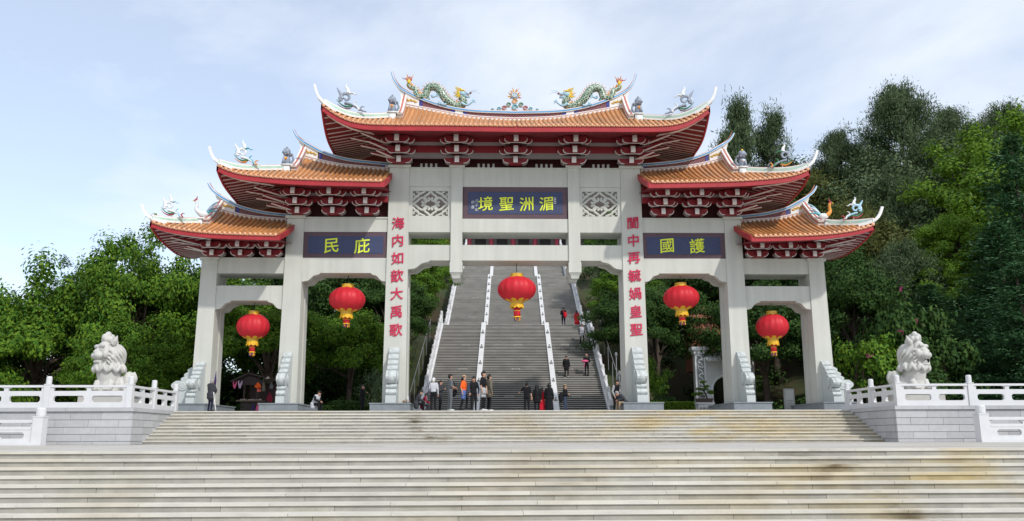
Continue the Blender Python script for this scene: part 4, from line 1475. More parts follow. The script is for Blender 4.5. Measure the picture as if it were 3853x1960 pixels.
# ------------------------------------------------------------------ lanterns
SILK = mat('red_lantern_silk', (0.72, 0.028, 0.045), 0.5, var=0.08, scale=3, transl=0.25, spec=0.4)
GOLDL = mat('lantern_gold', (0.60, 0.36, 0.03), 0.35, var=0.2, scale=8, spec=0.5)
FRINGE = mat('yellow_fringe', (0.80, 0.47, 0.03), 0.6, var=0.25, scale=14)
CORD = mat('dark_cord', (0.02, 0.02, 0.02), 0.7)
def lantern(x, zc, rx, rz, ztop, tl, tilt, label):
    root = local_thing('red_lantern', (x, 5.9, zc))
    tag(root, label, 'lantern', 'red lanterns hung in the gate bays')
    n, k = 64, 20
    vs, fs = [], []
    for i in range(k + 1):
        a = -1.22 + 2.44 * i / k
        for j in range(n):
            q = 2 * math.pi * j / n
            rib = 1 - 0.05 * abs(math.cos(q * 8)) ** 10 * math.cos(a) ** 0.5
            vs.append((rx * math.cos(a) * rib * math.cos(q), rx * math.cos(a) * rib * math.sin(q), rz * math.sin(a) / math.sin(1.22) ))
    for i in range(k):
        for j in range(n):
            fs.append((i * n + j, i * n + (j + 1) % n, (i + 1) * n + (j + 1) % n, (i + 1) * n + j))
    m = MB(); m.add(vs, fs)
    body = m.build('lantern_body', SILK, root, smooth=True)
    rc = rx * math.cos(1.22)
    m = MB()
    m.lathe([(rc * 0.98, rz - 0.02), (rc * 0.98, rz + 0.17), (rc * 0.80, rz + 0.17)], 24)
    m.build('top_collar', GOLDL, root, smooth=False)
    m = MB()
    m.lathe([(rc * 0.80, -rz - 0.20), (rc * 0.95, -rz - 0.20), (rc * 0.98, -rz + 0.02)], 24)
    m.build('bottom_collar', GOLDL, root)
    # scalloped gold petals top and bottom
    m = MB()
    for sgn, npet, ext in ((-1, 8, 0.36), (1, 8, 0.24)):
        for p in range(npet):
            q0 = 2 * math.pi * (p + 0.5) / npet
            rows = []
            for i in range(6):
                t = i / 5
                a = sgn * (1.24 - ext * t)
                wv = (math.pi / npet) * 0.96 * (math.sqrt(max(0, 1 - t ** 3)) * (1.0 - 0.25 * math.sin(t * 3.0)))
                row = []
                for jj in range(7):
                    q = q0 + wv * (jj / 3 - 1)
                    rr = rx * math.cos(a) * 1.012
                    row.append((rr * math.cos(q), rr * math.sin(q), rz * math.sin(a) / math.sin(1.22)))
                rows.append(row)
            m.grid(rows)
    m.build('gold_petals', FRINGE, root, smooth=True)
    m = MB()
    nf = 44
    for p in range(nf):
        q = 2 * math.pi * p / nf
        r1, r2 = rc * 0.97, rc * (1.04 + 0.05 * math.sin(p * 2.1))
        c, s_ = math.cos(q), math.sin(q)
        w = math.pi / nf * 0.92
        z0, z1 = -rz - 0.12, -rz - 0.36 - 0.03 * math.sin(p * 1.3)
        vs = []
        for (rr, zz) in ((r1, z0), (r2, z1)):
            for dq in (-w, w):
                vs.append((rr * math.cos(q + dq) , rr * math.sin(q + dq), zz))
        vs += [(v[0] * 0.96, v[1] * 0.96, v[2]) for v in vs]
        m.add(vs, [(0, 1, 3, 2), (4, 6, 7, 5), (0, 2, 6, 4), (1, 5, 7, 3)])
    m.build('fringe', FRINGE, root)
    m = MB()
    zt_ = -rz - 0.22
    m.tube([(0, 0, zt_), (tilt * 0.5, 0, zt_ - tl * 0.5), (tilt, 0, zt_ - tl)], rc * 0.50, 14)
    ts = m.build('tassel', SILK, root, smooth=True)
    m = MB()
    m.tube([(tilt * 0.45, 0, zt_ - tl * 0.42), (tilt * 0.5, 0, zt_ - tl * 0.48)], rc * 0.515, 14)
    m.tube([(tilt * 0.95, 0, zt_ - tl * 0.92), (tilt * 1.02, 0, zt_ - tl * 1.01)], [rc * 0.52, rc * 0.62], 14)
    m.build('tassel_band', FRINGE, ts)
    m = MB()
    for p in range(14):
        q = 2 * math.pi * p / 14
        m.tube([(tilt + rc * 0.42 * math.cos(q), rc * 0.42 * math.sin(q), zt_ - tl), (tilt * 1.1 + rc * 0.46 * math.cos(q), rc * 0.46 * math.sin(q), zt_ - tl - 0.16 - 0.04 * math.sin(p * 2.7))], 0.022, 5, p % 3)
    m.build('tassel_threads', [FRINGE, REDC, BLUED], ts)
    m = MB()
    m.tube([(0, 0, rz + 0.10), (0, 0, ztop - zc)], 0.018, 6)
    m.build('cord', CORD, root)
    root.rotation_euler = (0, tilt * 1.6 - 0.02, (x * 0.37) % 0.39)
    return root
lantern(-14.37, 4.74, 0.89, 0.68, 6.06, 0.52, 0.01, 'red silk lantern with tassel in the low bay farthest left')
lantern(-9.30, 6.24, 1.00, 0.68, 7.59, 0.46, 0.02, 'red silk lantern with tassel in the bay left of the middle')
lantern(0.08, 6.83, 1.08, 0.70, 8.30, 0.66, 0.01, 'large red silk lantern hanging in the wide central opening of the gate')
lantern(9.27, 6.36, 1.00, 0.66, 7.59, 0.46, 0.01, 'red silk lantern with tassel in the bay right of the middle')
lantern(14.29, 4.74, 0.89, 0.68, 6.06, 0.54, 0.02, 'red silk lantern with tassel in the low bay farthest right')
# ================================================================== stairs up the hill behind the gate
YS, KX = 16.5, 0.0245
def xc(y): return 0.37 + (y - YS) * KX
F = [(16.5, 0.0, 55, 0.2818, 0.1496), (37.0, 8.23, 54, 0.2741, 0.1485), (57.1, 16.25, 50, 0.2741, 0.1485)]    # y, z, risers, run, rise
HW = 6.15
hs = MB()
for (y0, z0, n, run, rise) in F:
    y1, z1 = y0 + n * run, z0 + n * rise
    hs.prism([(y0 + 0.06, z0 - 0.3), (y0 + 0.06, z0 - 0.05), (y1 + 0.06, z1 - 0.05), (y1 + 5.3, z1 - 0.05), (y1 + 5.3, z1 - 1.0), (y0 + 6, z0 - 0.3)], 'x', -HW + xc(y0) - 0.1, HW + xc(y1) + 0.2)
hill_stairs = hs.build('hill_stairs', COREM)
tag(hill_stairs, kind='structure')
r_ = random.Random(8)
for (y0, z0, n, run, rise) in F:
    for k in range(n):
        y, z = y0 + k * run, z0 + (k + 1) * rise
        c = xc(y)
        d = run + 0.12 if k < n - 1 else 5.2
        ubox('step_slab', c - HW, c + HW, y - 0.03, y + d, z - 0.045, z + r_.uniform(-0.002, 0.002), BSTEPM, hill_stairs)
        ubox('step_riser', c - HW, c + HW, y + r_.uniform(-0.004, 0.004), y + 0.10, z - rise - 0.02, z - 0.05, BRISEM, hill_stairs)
# little engraved number plates set in the risers
PLATEM = mat('riser_plate', (0.50, 0.49, 0.47), 0.7)
for (fi, k, dx) in [(0, 10, -4.2), (0, 10, -0.5), (0, 10, 4.2), (0, 25, -4.0), (0, 25, 0.0), (0, 25, 4.0), (0, 40, -4.0), (0, 40, 0.2), (0, 40, 4.0), (1, 12, -4.1), (1, 30, -4.0), (1, 28, 4.2), (1, 44, 4.1), (0, 9, 0.2)][:13]:
    y0, z0, n, run, rise = F[fi]
    y, z = y0 + k * run, z0 + (k + 1) * rise
    c = xc(y) + dx
    m = MB()
    for (a, b, e, f) in ((-0.3, 0.3, 0.0, 0.015), (-0.3, 0.3, 0.075, 0.09), (-0.3, -0.27, 0.015, 0.075), (0.27, 0.3, 0.015, 0.075)):
        m.box(c + a, c + b, y - 0.03, y - 0.005, z - 0.14 + e, z - 0.14 + f)
    m.build('riser_plate', PLATEM, hill_stairs)

RAMPM = mat('ramp_granite', (0.60, 0.60, 0.60), 0.6, var=0.08, scale=1.0)
FIGM = mat('dark_bronze_figure', (0.20, 0.20, 0.19), 0.45, var=0.2, scale=9)
fig_mb = MB()
fig_mb.M = Matrix.Scale(0.62, 4)
fig_mb.lathe([(0.26, 0.0), (0.28, 0.06), (0.22, 0.16), (0.24, 0.24), (0.17, 0.36), (0.07, 0.42), (0.055, 0.50), (0.09, 0.56), (0.06, 0.64), (0.0, 0.66)], 12)
fig_mb.ball((0.0, -0.20, 0.16), (0.12, 0.10, 0.09), 8, 6)
fig_me = fig_mb.mesh('figure_body', FIGM, True)
ORD = ['lowest', 'second', 'third', 'fourth', 'fifth', 'sixth', 'seventh', 'eighth', 'ninth', 'tenth', 'eleventh', 'twelfth', 'thirteenth', 'fourteenth', 'fifteenth', 'sixteenth']
for s in (-1, 1):
    sd = 'left' if s < 0 else 'right'
    cnt = 0
    for fi, (y0, z0, n, run, rise) in enumerate(F):
        y1, z1 = y0 + n * run, z0 + n * rise
        m = MB()
        w = 0.19
        def xr(y): return xc(y) + s * 2.70
        for (a, b) in ((0, 1),):
            vs = []
            for (yy_, zz_) in ((y0 - 0.15, z0), (y1, z1)):
                for q in (-w, w):
                    for h in (-0.05, 0.24):
                        vs.append((xr(yy_) + q, yy_, zz_ + h))
            m.add(vs, [(0, 2, 3, 1), (4, 5, 7, 6), (0, 1, 5, 4), (2, 6, 7, 3), (1, 3, 7, 5), (0, 4, 6, 2)])
        o = m.build('stair_ramp', RAMPM)
        tag(o, 'pale granite ramp strip dividing the %s flight of hill steps, %s side' % (('lowest', 'middle', 'topmost')[fi], sd), 'ramp')
        nf = (5, 7, 1)[fi]
        for k in range(nf):
            t = (k + 0.62) / (5.4, 7.2, 8)[fi]
            yy_, zz_ = y0 + (y1 - y0) * t, z0 + (z1 - z0) * t + 0.12
            f_ = put('bronze_figure', fig_me, None, (xr(yy_), yy_, zz_))
            cnt += 1
            od = ORD[k]
            tag(f_, 'small dark knobbed ornament, %s from the bottom on the %s ramp of the %s flight' % (od, sd, ('lowest', 'middle', 'topmost')[fi]), 'ornament', 'dark ornaments on the stair ramps')
    # balustrade along the edge of the hill stairs
    root = empty('stair_balustrade', (xc(YS) + s * 6.35, YS, 0))
    tag(root, 'pale granite balustrade climbing the %s edge of the hill stairs' % sd, 'balustrade')
    pm = bal_post(0, 1.25, 0.26).mesh('post', MARBLE)
    for fi, (y0, z0, n, run, rise) in enumerate(F):
        y1, z1 = y0 + n * run, z0 + n * rise
        seg = 9 if fi < 2 else 8
        xb = lambda y: xc(y) + s * 6.36
        m = MB()
        vs = []
        for (yy_, zz_) in ((y0 - 0.2, z0 - 0.1), (y1, z1 - 0.1)):
            for q in (-0.2, 0.2):
                for h in (-0.5, 0.30):
                    vs.append((xb(yy_) + q, yy_, zz_ + h))
        m.add(vs, [(0, 2, 3, 1), (4, 5, 7, 6), (0, 1, 5, 4), (2, 6, 7, 3), (1, 3, 7, 5), (0, 4, 6, 2)])
        m.build('string_wall', MARBLE, root)
        for k in range(seg + 1):
            t = k / seg
            put('post', pm, root, (xb(y0 + (y1 - y0) * t), y0 + (y1 - y0) * t, z0 + (z1 - z0) * t))
            if k < seg:
                t2 = (k + 1) / seg
                ya, yb_ = y0 + (y1 - y0) * t + 0.12, y0 + (y1 - y0) * t2 - 0.12
                za, zb_ = z0 + (z1 - z0) * t + 0.06, z0 + (z1 - z0) * t2 - 0.06
                for (h0, h1, th, nm) in ((0.84, 0.94, 0.08, 'rail'), (0.20, 0.72, 0.06, 'panel')):
                    m = MB()
                    vs = []
                    for (yy_, zz_) in ((ya, za), (yb_, zb_)):
                        for q in (-th, th):
                            for h in (h0, h1):
                                vs.append((xb(yy_) + q, yy_, zz_ + h))
                    m.add(vs, [(0, 2, 3, 1), (4, 5, 7, 6), (0, 1, 5, 4), (2, 6, 7, 3), (1, 3, 7, 5), (0, 4, 6, 2)])
                    m.build(nm, MARBLE, root)
    # thin metal hand rail outside
    STEEL = mat('grey_steel', (0.35, 0.36, 0.38), 0.35, metallic=0.6)
    root = empty('hand_rail', (xc(YS) + s * 7.0, YS, 0))
    tag(root, 'thin grey steel hand rail outside the %s stone balustrade of the hill stairs' % sd, 'hand rail')
    y0, z0, n, run, rise = F[0]
    for k in range(6):
        yy_ = y0 - 0.8 + k * 2.6
        zz_ = max(0, z0 + (yy_ - y0) * rise / run)
        m = MB()
        m.tube([(xc(yy_) + s * 7.0, yy_, zz_), (xc(yy_) + s * 7.0, yy_, zz_ + 1.75)], 0.022, 8)
        m.build('upright', STEEL, root)
    m = MB()
    m.tube([(xc(y0) + s * 7.0, y0 - 0.8, 1.72), (xc(y0 + 13) + s * 7.0, y0 + 12.4, 1.72 + 12.4 * rise / run)], 0.024, 8)
    m.build('rail', STEEL, root)

# ------------------------------------------------------------------ hill terrain
def stair_prof(y):
    z = 0.0
    for (y0, z0, n, run, rise) in F:
        if y >= y0:
            z = z0 + min(1.0, (y - y0) / (n * run)) * n * rise
    return z
def sst(a, b, x):
    t = min(1, max(0, (x - a) / (b - a)))
    return t * t * (3 - 2 * t)
def hill_z(x, y):
    c = x - xc(y)
    base = stair_prof(y) - 0.75
    if abs(c) > 7:
        base = stair_prof(y - 1.5) - 0.5
    left = 1 - 0.96 * sst(9, 32, -c)
    near = 1 - sst(30, 46, y)
    z = base * left * (1 - 0.92 * sst(8.3, 13, abs(c)) * near)
    if c > 8:
        # wooded hill on the right, steeper and nearer
        rr = sst(10, 48, c) * (1.5 + 19 * sst(14, 66, y)) * sst(4, 24, y)
        z = max(max(z, 0) * (1 - 0.55 * sst(12, 30, c)), 0) + rr
    if abs(c) > 7:
        z += 0.5 * math.sin(x * 0.31 + y * 0.17) * sst(12, 30, y)
    return z
hb = MB()
xs_ = [-120, -90, -70, -55, -45, -38, -32, -27, -23, -19, -16, -13, -10.5, -8.5, -7.2, -6.6, 6.9, 7.5, 8.8, 10.8, 13, 16, 19, 22, 26, 30, 35, 40, 46, 54, 64, 80, 100, 130]
ys_ = [11, 13, 15, 17, 19, 22, 25, 28, 31, 34, 37, 40, 44, 48, 52, 56, 60, 64, 68, 73, 80, 90, 105, 130]
hb.grid([[(x + xc(y) * (1 if abs(x) < 10 else 0), y, max(hill_z(x + xc(y) * (1 if abs(x) < 10 else 0), y), -0.4) - (0.35 if y <= 13 else 0)) for x in xs_] for y in ys_])
HILLM = mat('hill_soil', (0.045, 0.06, 0.022), 0.95, var=0.3, scale=0.6, col2=(0.06, 0.045, 0.025), c2pos=(0.45, 0.6), c2scale=0.3)
tag(hb.build('hill', HILLM, smooth=True), kind='structure')

# ------------------------------------------------------------------ hall at the top of the stairs
hall = empty('temple_hall', (xc(80), 84, 23.6))
tag(hall, 'red columned hall at the top of the hill stairs glimpsed between the gate beams', 'building')
HX = xc(80)
m = MB(); m.box(HX - 16, HX + 16, 78, 92, 22.5, 24.4); m.build('base', BLOCKM, hall)
m = MB(); m.box(HX - 14, HX + 14, 82, 90, 24.4, 28.6); m.build('wall', mat('hall_wall', (0.22, 0.20, 0.20), 0.7), hall)
for i in range(9):
    m = MB(); m.tube([(HX - 12.8 + i * 3.2, 80, 24.4), (HX - 12.8 + i * 3.2, 80, 28.8)], 0.32, 12); m.build('column', mat('hall_red', (0.42, 0.05, 0.08), 0.5), hall, smooth=True)
for i in range(8):
    m = MB(); m.box(HX - 12.0 + i * 3.2, HX - 10.4 + i * 3.2, 81.94, 82.1, 24.6, 27.6); m.build('door', mat('hall_door', (0.03, 0.025, 0.025), 0.5), hall)
m = MB()
m.frustum((HX - 19, HX + 19, 77, 98, 28.8), (HX - 15, HX + 15, 86.5, 88.5, 41.0)); rf = m.build('roof', mat('hall_roof', (0.045, 0.035, 0.03), 0.7), hall)
m = MB(); m.box(HX - 15.2, HX + 15.2, 87.0, 88.0, 41.0, 41.8); m.build('ridge', WHITER, rf)
for i in range(12):
    x = HX - 15.4 + i * 2.8
    m = MB(); m.box(x - 0.12, x + 0.12, 78.1, 78.34, 24.4, 25.5); m.build('railing_post', MARBLE, hall)
m = MB(); m.box(HX - 15.4, HX + 15.4, 78.15, 78.28, 24.95, 25.1); m.build('railing', MARBLE, hall)
# ================================================================== trees
def arr_mesh(name, V, Q, mats, mi=None):
    me = bpy.data.meshes.new(name)
    V = np.asarray(V, np.float32)
    Q = np.asarray(Q, np.int32)
    me.vertices.add(len(V))
    me.vertices.foreach_set('co', V.ravel())
    me.loops.add(Q.size)
    me.loops.foreach_set('vertex_index', Q.ravel())
    me.polygons.add(len(Q))
    me.polygons.foreach_set('loop_start', np.arange(0, Q.size, 4, dtype=np.int32))
    for m in mats: me.materials.append(m)
    if mi is not None: me.polygons.foreach_set('material_index', np.asarray(mi, np.int32))
    me.update(calc_edges=True)
    return me
def leaf_quads(C, N, L, W, rg, D=None):
    """rhombic leaf faces: centres C, facing N, length L, width W"""
    n = len(C)
    N = N / (np.linalg.norm(N, axis=1, keepdims=True) + 1e-9)
    A = rg.normal(size=(n, 3)) if D is None else D
    A = A - N * np.sum(A * N, axis=1, keepdims=True)
    A = A / (np.linalg.norm(A, axis=1, keepdims=True) + 1e-9)
    B = np.cross(N, A)
    L = np.broadcast_to(np.asarray(L), (n,))[:, None]
    W = np.broadcast_to(np.asarray(W), (n,))[:, None]
    V = np.stack([C - A * L / 2, C + B * W / 2 + A * L * 0.05, C + A * L / 2 + N * L * -0.12, C - B * W / 2 + A * L * 0.05], axis=1)
    return V.reshape(-1, 3), np.arange(n * 4).reshape(n, 4)
LEAF = {
    'fresh': mat('leaf_fresh', (0.032, 0.105, 0.013), 0.65, var=0.34, scale=0.42, islcol=(0.145, 0.245, 0.022), transl=0.24, spec=0.10),
    'deep': mat('leaf_deep', (0.018, 0.052, 0.013), 0.65, var=0.18, scale=0.5, islcol=(0.060, 0.115, 0.024), transl=0.15, spec=0.10),
    'grey': mat('leaf_grey_needle', (0.062, 0.105, 0.050), 0.6, var=0.25, scale=0.3, islcol=(0.11, 0.15, 0.065), transl=0.15, spec=0.15),
    'olive': mat('leaf_olive_needle', (0.085, 0.11, 0.03), 0.6, var=0.25, scale=0.3, islcol=(0.14, 0.145, 0.04), transl=0.2, spec=0.15),
    'fir': mat('leaf_fir', (0.022, 0.070, 0.030), 0.55, var=0.25, scale=0.5, islcol=(0.070, 0.155, 0.055), transl=0.12, spec=0.2),
    'lime': mat('leaf_lime', (0.10, 0.205, 0.014), 0.5, var=0.25, scale=0.5, islcol=(0.14, 0.24, 0.015), transl=0.3, spec=0.2),
}
BARK = mat('bark', (0.085, 0.065, 0.05), 0.9, var=0.25, scale=4, bump=0.5, bscale=12)
def broad_crown(seed, nclump=70, leaves=190, rad=(4.0, 4.0, 3.4), cr=(0.75, 1.35), leaf=(0.34, 0.17), up=0.35, hollow=0.55):
    rg = np.random.default_rng(seed)
    C, N = [], []
    cl = []
    for i in range(nclump):
        d = rg.normal(size=3)
        d /= np.linalg.norm(d)
        if d[2] < -0.55: d[2] *= -0.5
        r = hollow + (1 - hollow) * rg.random() ** 0.6
        r *= 1 + 0.16 * math.sin(3 * math.atan2(d[1], d[0]) + seed) + 0.10 * rg.normal()
        c = d * r * np.array(rad)
        cl.append(c)
        R_ = rg.uniform(*cr)
        k = int(leaves * (R_ / cr[1]) ** 2 * rg.uniform(0.7, 1.2))
        u = rg.normal(size=(k, 3))
        u /= np.linalg.norm(u, axis=1, keepdims=True)
        rr = rg.random(k) ** 0.45
        P = c + u * rr[:, None] * np.array([R_, R_, R_ * 0.62])
        # drooping twig outline: push some leaves outwards along the clump direction
        P += d * (rg.random(k) ** 3)[:, None] * R_ * 0.7
        C.append(P)
        N.append(u * 0.9 + d * 0.5 + np.array([0, 0, up]) + rg.normal(size=(k, 3)) * 0.32)
    C = np.concatenate(C)
    N = np.concatenate(N)
    n = len(C)
    V, Q = leaf_quads(C, N, rg.uniform(0.7, 1.25, n) * leaf[0], rg.uniform(0.8, 1.2, n) * leaf[1], rg)
    return V, Q, cl
def plume_crown(seed, h=11.0, rad=3.2, nbranch=85, strands=150, tip=1.0):
    """casuarina: upright feathery plumes"""
    rg = np.random.default_rng(seed)
    C, N, D = [], [], []
    cl = []
    for i in range(nbranch):
        t = (i + rg.random()) / nbranch
        z = h * (0.06 + 0.94 * t)
        rmax = rad * (math.sin(math.pi * min(1, 0.18 + 0.80 * t)) ** 0.8) + 0.25
        a = rg.random() * 6.283
        r0 = rmax * rg.uniform(0.35, 1.0)
        base = np.array([math.cos(a) * r0 * 0.4, math.sin(a) * r0 * 0.4, z - 0.6])
        end = np.array([math.cos(a) * r0, math.sin(a) * r0, z + rg.uniform(0.2, 1.0)])
        cl.append(end * 0.7)
        k = strands
        s = rg.random(k) ** 0.7
        P = base + (end - base) * s[:, None] + rg.normal(size=(k, 3)) * (0.16 + 0.26 * s[:, None]) * np.array([1, 1, 1.1])
        dirn = (end - base) / np.linalg.norm(end - base)
        D.append(dirn * 0.6 + np.array([0, 0, 0.5]) + rg.normal(size=(k, 3)) * 0.5)
        N.append(rg.normal(size=(k, 3)) + np.array([math.cos(a), math.sin(a), 0.3]) * 0.8)
        C.append(P)
    C, N, D = np.concatenate(C), np.concatenate(N), np.concatenate(D)
    n = len(C)
    V, Q = leaf_quads(C, N, rg.uniform(0.24, 0.55, n), rg.uniform(0.05, 0.095, n), rg, D)
    return V, Q, cl
def fir_crown(seed, h=20.0, rad=5.5, tiers=26, per=13, tufts=110):
    rg = np.random.default_rng(seed)
    C, N, D = [], [], []
    for t in range(tiers):
        f = t / (tiers - 1)
        z = h * (0.04 + 0.95 * f)
        rm = rad * (1 - f) ** 0.75 + 0.25
        for b in range(max(5, int(per * (0.5 + 0.7 * (1 - f))))):
            a = rg.random() * 6.283
            L = rm * rg.uniform(0.75, 1.1)
            k = int(tufts * (0.45 + 0.55 * L / rad))
            s = rg.random(k) ** 0.65
            rr = L * s
            zz = z - 0.10 * L * s + 0.42 * L * s ** 3 * 0.55
            w = 0.18 + 0.34 * s
            P = np.stack([math.cos(a) * rr, math.sin(a) * rr, zz], 1) + rg.normal(size=(k, 3)) * w[:, None] * np.array([1, 1, 0.55])
            C.append(P)
            o = np.array([math.cos(a), math.sin(a), 0.55])
            D.append(o + rg.normal(size=(k, 3)) * 0.45)
            N.append(np.array([0, 0, 1.0]) + rg.normal(size=(k, 3)) * 0.6)
    C, N, D = np.concatenate(C), np.concatenate(N), np.concatenate(D)
    n = len(C)
    V, Q = leaf_quads(C, N, rg.uniform(0.28, 0.55, n), rg.uniform(0.09, 0.17, n), rg, D)
    return V, Q, []
def trunk_mesh(h, r, limbs, seed, lean=0.0):
    rg = random.Random(seed)
    m = MB()
    pts = [(lean * t * t + 0.12 * math.sin(t * 5 + seed), 0.12 * math.cos(t * 4 + seed) - 0.12, h * t) for t in [i / 7 for i in range(8)]]
    m.tube(pts, [r * (1.25 - 0.2 * i if i < 1 else 1 - 0.085 * i) for i in range(8)], 9)
    for l_ in limbs:
        st = Vector(pts[rg.randint(3, 7)])
        e = Vector(l_)
        mid = (st + e) / 2 + Vector((rg.uniform(-.3, .3), rg.uniform(-.3, .3), rg.uniform(-.2, .4)))
        m.tube(crom([st, mid, e], 3), [r * 0.45 * (1 - 0.13 * i) for i in range(7)], 6)
    return m.mesh('trunk', BARK, True)
CROWN = {}
def crown(kind, variant, matname):
    key = (kind, variant)
    if key in CROWN: return CROWN[key]
    gk = (kind, variant)
    if gk not in _geo:
        if kind == 'broad': _geo[gk] = broad_crown(100 + variant, nclump=115, leaves=520, leaf=(0.215, 0.115), cr=(0.58, 1.10), hollow=0.60)
        elif kind == 'tall': _geo[gk] = broad_crown(200 + variant, nclump=105, leaves=470, rad=(3.2, 3.2, 4.8), leaf=(0.215, 0.115), cr=(0.6, 1.15))
        elif kind == 'shrub': _geo[gk] = broad_crown(300 + variant, nclump=36, leaves=130, rad=(1.3, 1.3, 1.2), cr=(0.35, 0.6), leaf=(0.17, 0.10), hollow=0.45)
        elif kind == 'plume': _geo[gk] = plume_crown(400 + variant, strands=230)
        elif kind == 'feather': _geo[gk] = plume_crown(450 + variant, h=12.0, rad=6.5, nbranch=210, strands=230)
        elif kind == 'fir': _geo[gk] = fir_crown(500 + variant)
    V, Q, cl = _geo[gk]
    me = arr_mesh('crown', V, Q, [LEAF[matname]])
    CROWN[key] = me
    return me
_geo, _trunk = {}, {}
def tree(label, kind, variant, matname, x, y, z0, top, width=1.0, rz=0.0, name='tree', group=None, squash=1.0, lean=0.0):
    """top = height of the crown's top above z0; width = horizontal scale"""
    me = crown(kind, variant, matname)
    if y > 13 and not group:
        zn = max(-0.1, hill_z(x, y)) - 0.25
        top += z0 - zn
        z0 = zn
    root = local_thing(name, (x, y, z0))
    tag(root, label, 'tree' if kind != 'shrub' else 'shrub', group)
    if kind in ('broad', 'tall', 'shrub'):
        hh = {'broad': 3.9, 'tall': 5.4, 'shrub': 1.55}[kind]
        sz = squash * width
        zc = top - hh * sz
        o = put('crown', me, root, (0, 0, zc), (width, width, sz), (0, 0, rz))
        th = max(0.4, zc + 0.4 * sz)
        cl = [(c[0] * width * 0.75, c[1] * width * 0.75, zc + c[2] * sz * 0.75) for c in _geo[(kind, variant)][2][::6]]
        cl = [(c[0] * math.cos(rz) - c[1] * math.sin(rz), c[0] * math.sin(rz) + c[1] * math.cos(rz), c[2]) for c in cl]
        tk = trunk_mesh(th, {'broad': 0.28, 'tall': 0.24, 'shrub': 0.07}[kind] * max(0.7, width), cl, variant + int(rz * 10))
    else:
        H = {'plume': 12.0, 'feather': 13.0, 'fir': 20.5}[kind]
        sz = top / H
        o = put('crown', me, root, (0, 0, 0), (width, width, sz), (0, 0, rz))
        tk = trunk_mesh(top * 0.94, 0.22 * max(0.8, width), [], variant)
    o.material_slots[0].link = 'OBJECT'
    o.material_slots[0].material = LEAF[matname]
    put('trunk', tk, root)
    return root

T = tree
# left of the gate -------------------------------------------------------
T('broad bright green tree behind the terrace at the far left edge', 'broad', 0, 'fresh', -38.5, 20, -0.1, 10.0, 1.25, 0.3, squash=1.3)
T('bright green rounded tree behind the left lion', 'broad', 1, 'fresh', -31.5, 17, -0.1, 9.5, 1.30, 1.9, squash=1.25)
T('tall fresh green tree rising just left of the lowest left roof', 'broad', 2, 'fresh', -25.4, 17.5, -0.1, 13.1, 1.15, 0.9, squash=1.45)
T('dark green tree crown touching the outermost left pillar', 'tall', 0, 'fresh', -21.0, 19, -0.1, 11.9, 1.05, 2.4)
T('thin grey green tree poking above the far left canopy', 'tall', 1, 'deep', -36.0, 30, -0.1, 13.2, 0.85, 4.0)
T('low bright bush tree between the left lion and the outermost left pillar', 'broad', 3, 'fresh', -23.5, 11.5, -0.1, 6.3, 0.80, 5.0)
T('low leafy tree filling the gap below the far left canopy', 'broad', 0, 'fresh', -34.5, 11, -0.1, 6.6, 1.0, 3.5)
T('dark shaded tree behind the left lion, under the brighter canopy', 'broad', 1, 'deep', -28.5, 24, -0.1, 9.2, 1.3, 2.7)
T('dark shaded tree at the far left behind the balustrade', 'broad', 2, 'deep', -43.0, 27, -0.1, 10.2, 1.4, 5.3)
# seen through the left openings
T('leafy green tree seen through the outermost left bay', 'broad', 3, 'fresh', -16.3, 17.5, -0.1, 8.9, 0.95, 0.4)
T('dark tree behind the souvenir stall', 'broad', 2, 'deep', -19.5, 25, 0.3, 10.8, 1.2, 1.4)
T('green tree with lit lower branches seen through the second bay from the left', 'broad', 0, 'fresh', -11.2, 20, 0.0, 8.0, 0.85, 2.2)
T('dark tall tree filling the second bay from the left', 'tall', 0, 'deep', -12.5, 27, 2.0, 13.0, 1.25, 3.9)
T('dark broad tree behind the left inscribed pillar', 'broad', 1, 'deep', -8.9, 23.5, 1.5, 9.5, 0.72, 1.0)
T('leafy tree overhanging the left edge of the hill stairs', 'broad', 2, 'fresh', -8.6, 29, 4.5, 9.6, 0.82, 5.5)
T('bright tree higher up the left edge of the hill stairs', 'broad', 3, 'fresh', -9.2, 40, 8.5, 9.0, 0.85, 0.2)
T('dark tree high on the left bank of the hill stairs', 'tall', 1, 'deep', -12.5, 46, 9.0, 12.0, 1.15, 2.0)
T('green tree beside the top of the hill stairs, left', 'broad', 1, 'fresh', -9.5, 58, 14.5, 9.0, 1.0, 4.4)
T('dark tree on the upper left bank behind the second bay', 'broad', 0, 'deep', -17.5, 38, 4.0, 12.0, 1.3, 1.1)
# seen through the right openings
T('dark leafy tree overhanging the right edge of the hill stairs', 'broad', 1, 'deep', 9.9, 24.5, 1.6, 9.0, 0.80, 0.5)
T('deep green tree on the right bank of the hill stairs', 'broad', 2, 'fresh', 10.2, 31, 5.5, 8.0, 0.72, 1.6)
T('dark tree higher on the right bank of the hill stairs', 'tall', 0, 'deep', 11.5, 40, 9.0, 11.5, 1.0, 3.3)
T('green tree beside the top of the hill stairs, right', 'broad', 3, 'fresh', 12.8, 55, 14.5, 9.5, 1.0, 2.6)
T('dark leafy tree seen through the second bay from the right', 'broad', 0, 'deep', 12.6, 30.5, 2.0, 9.6, 0.85, 4.9)
T('shaded tree behind the little white archway', 'tall', 1, 'deep', 17.5, 34, 3.5, 13.0, 1.3, 0.7)
T('dark tree seen through the outermost right bay', 'broad', 3, 'deep', 20.0, 25.5, 2.0, 9.0, 1.15, 2.9)
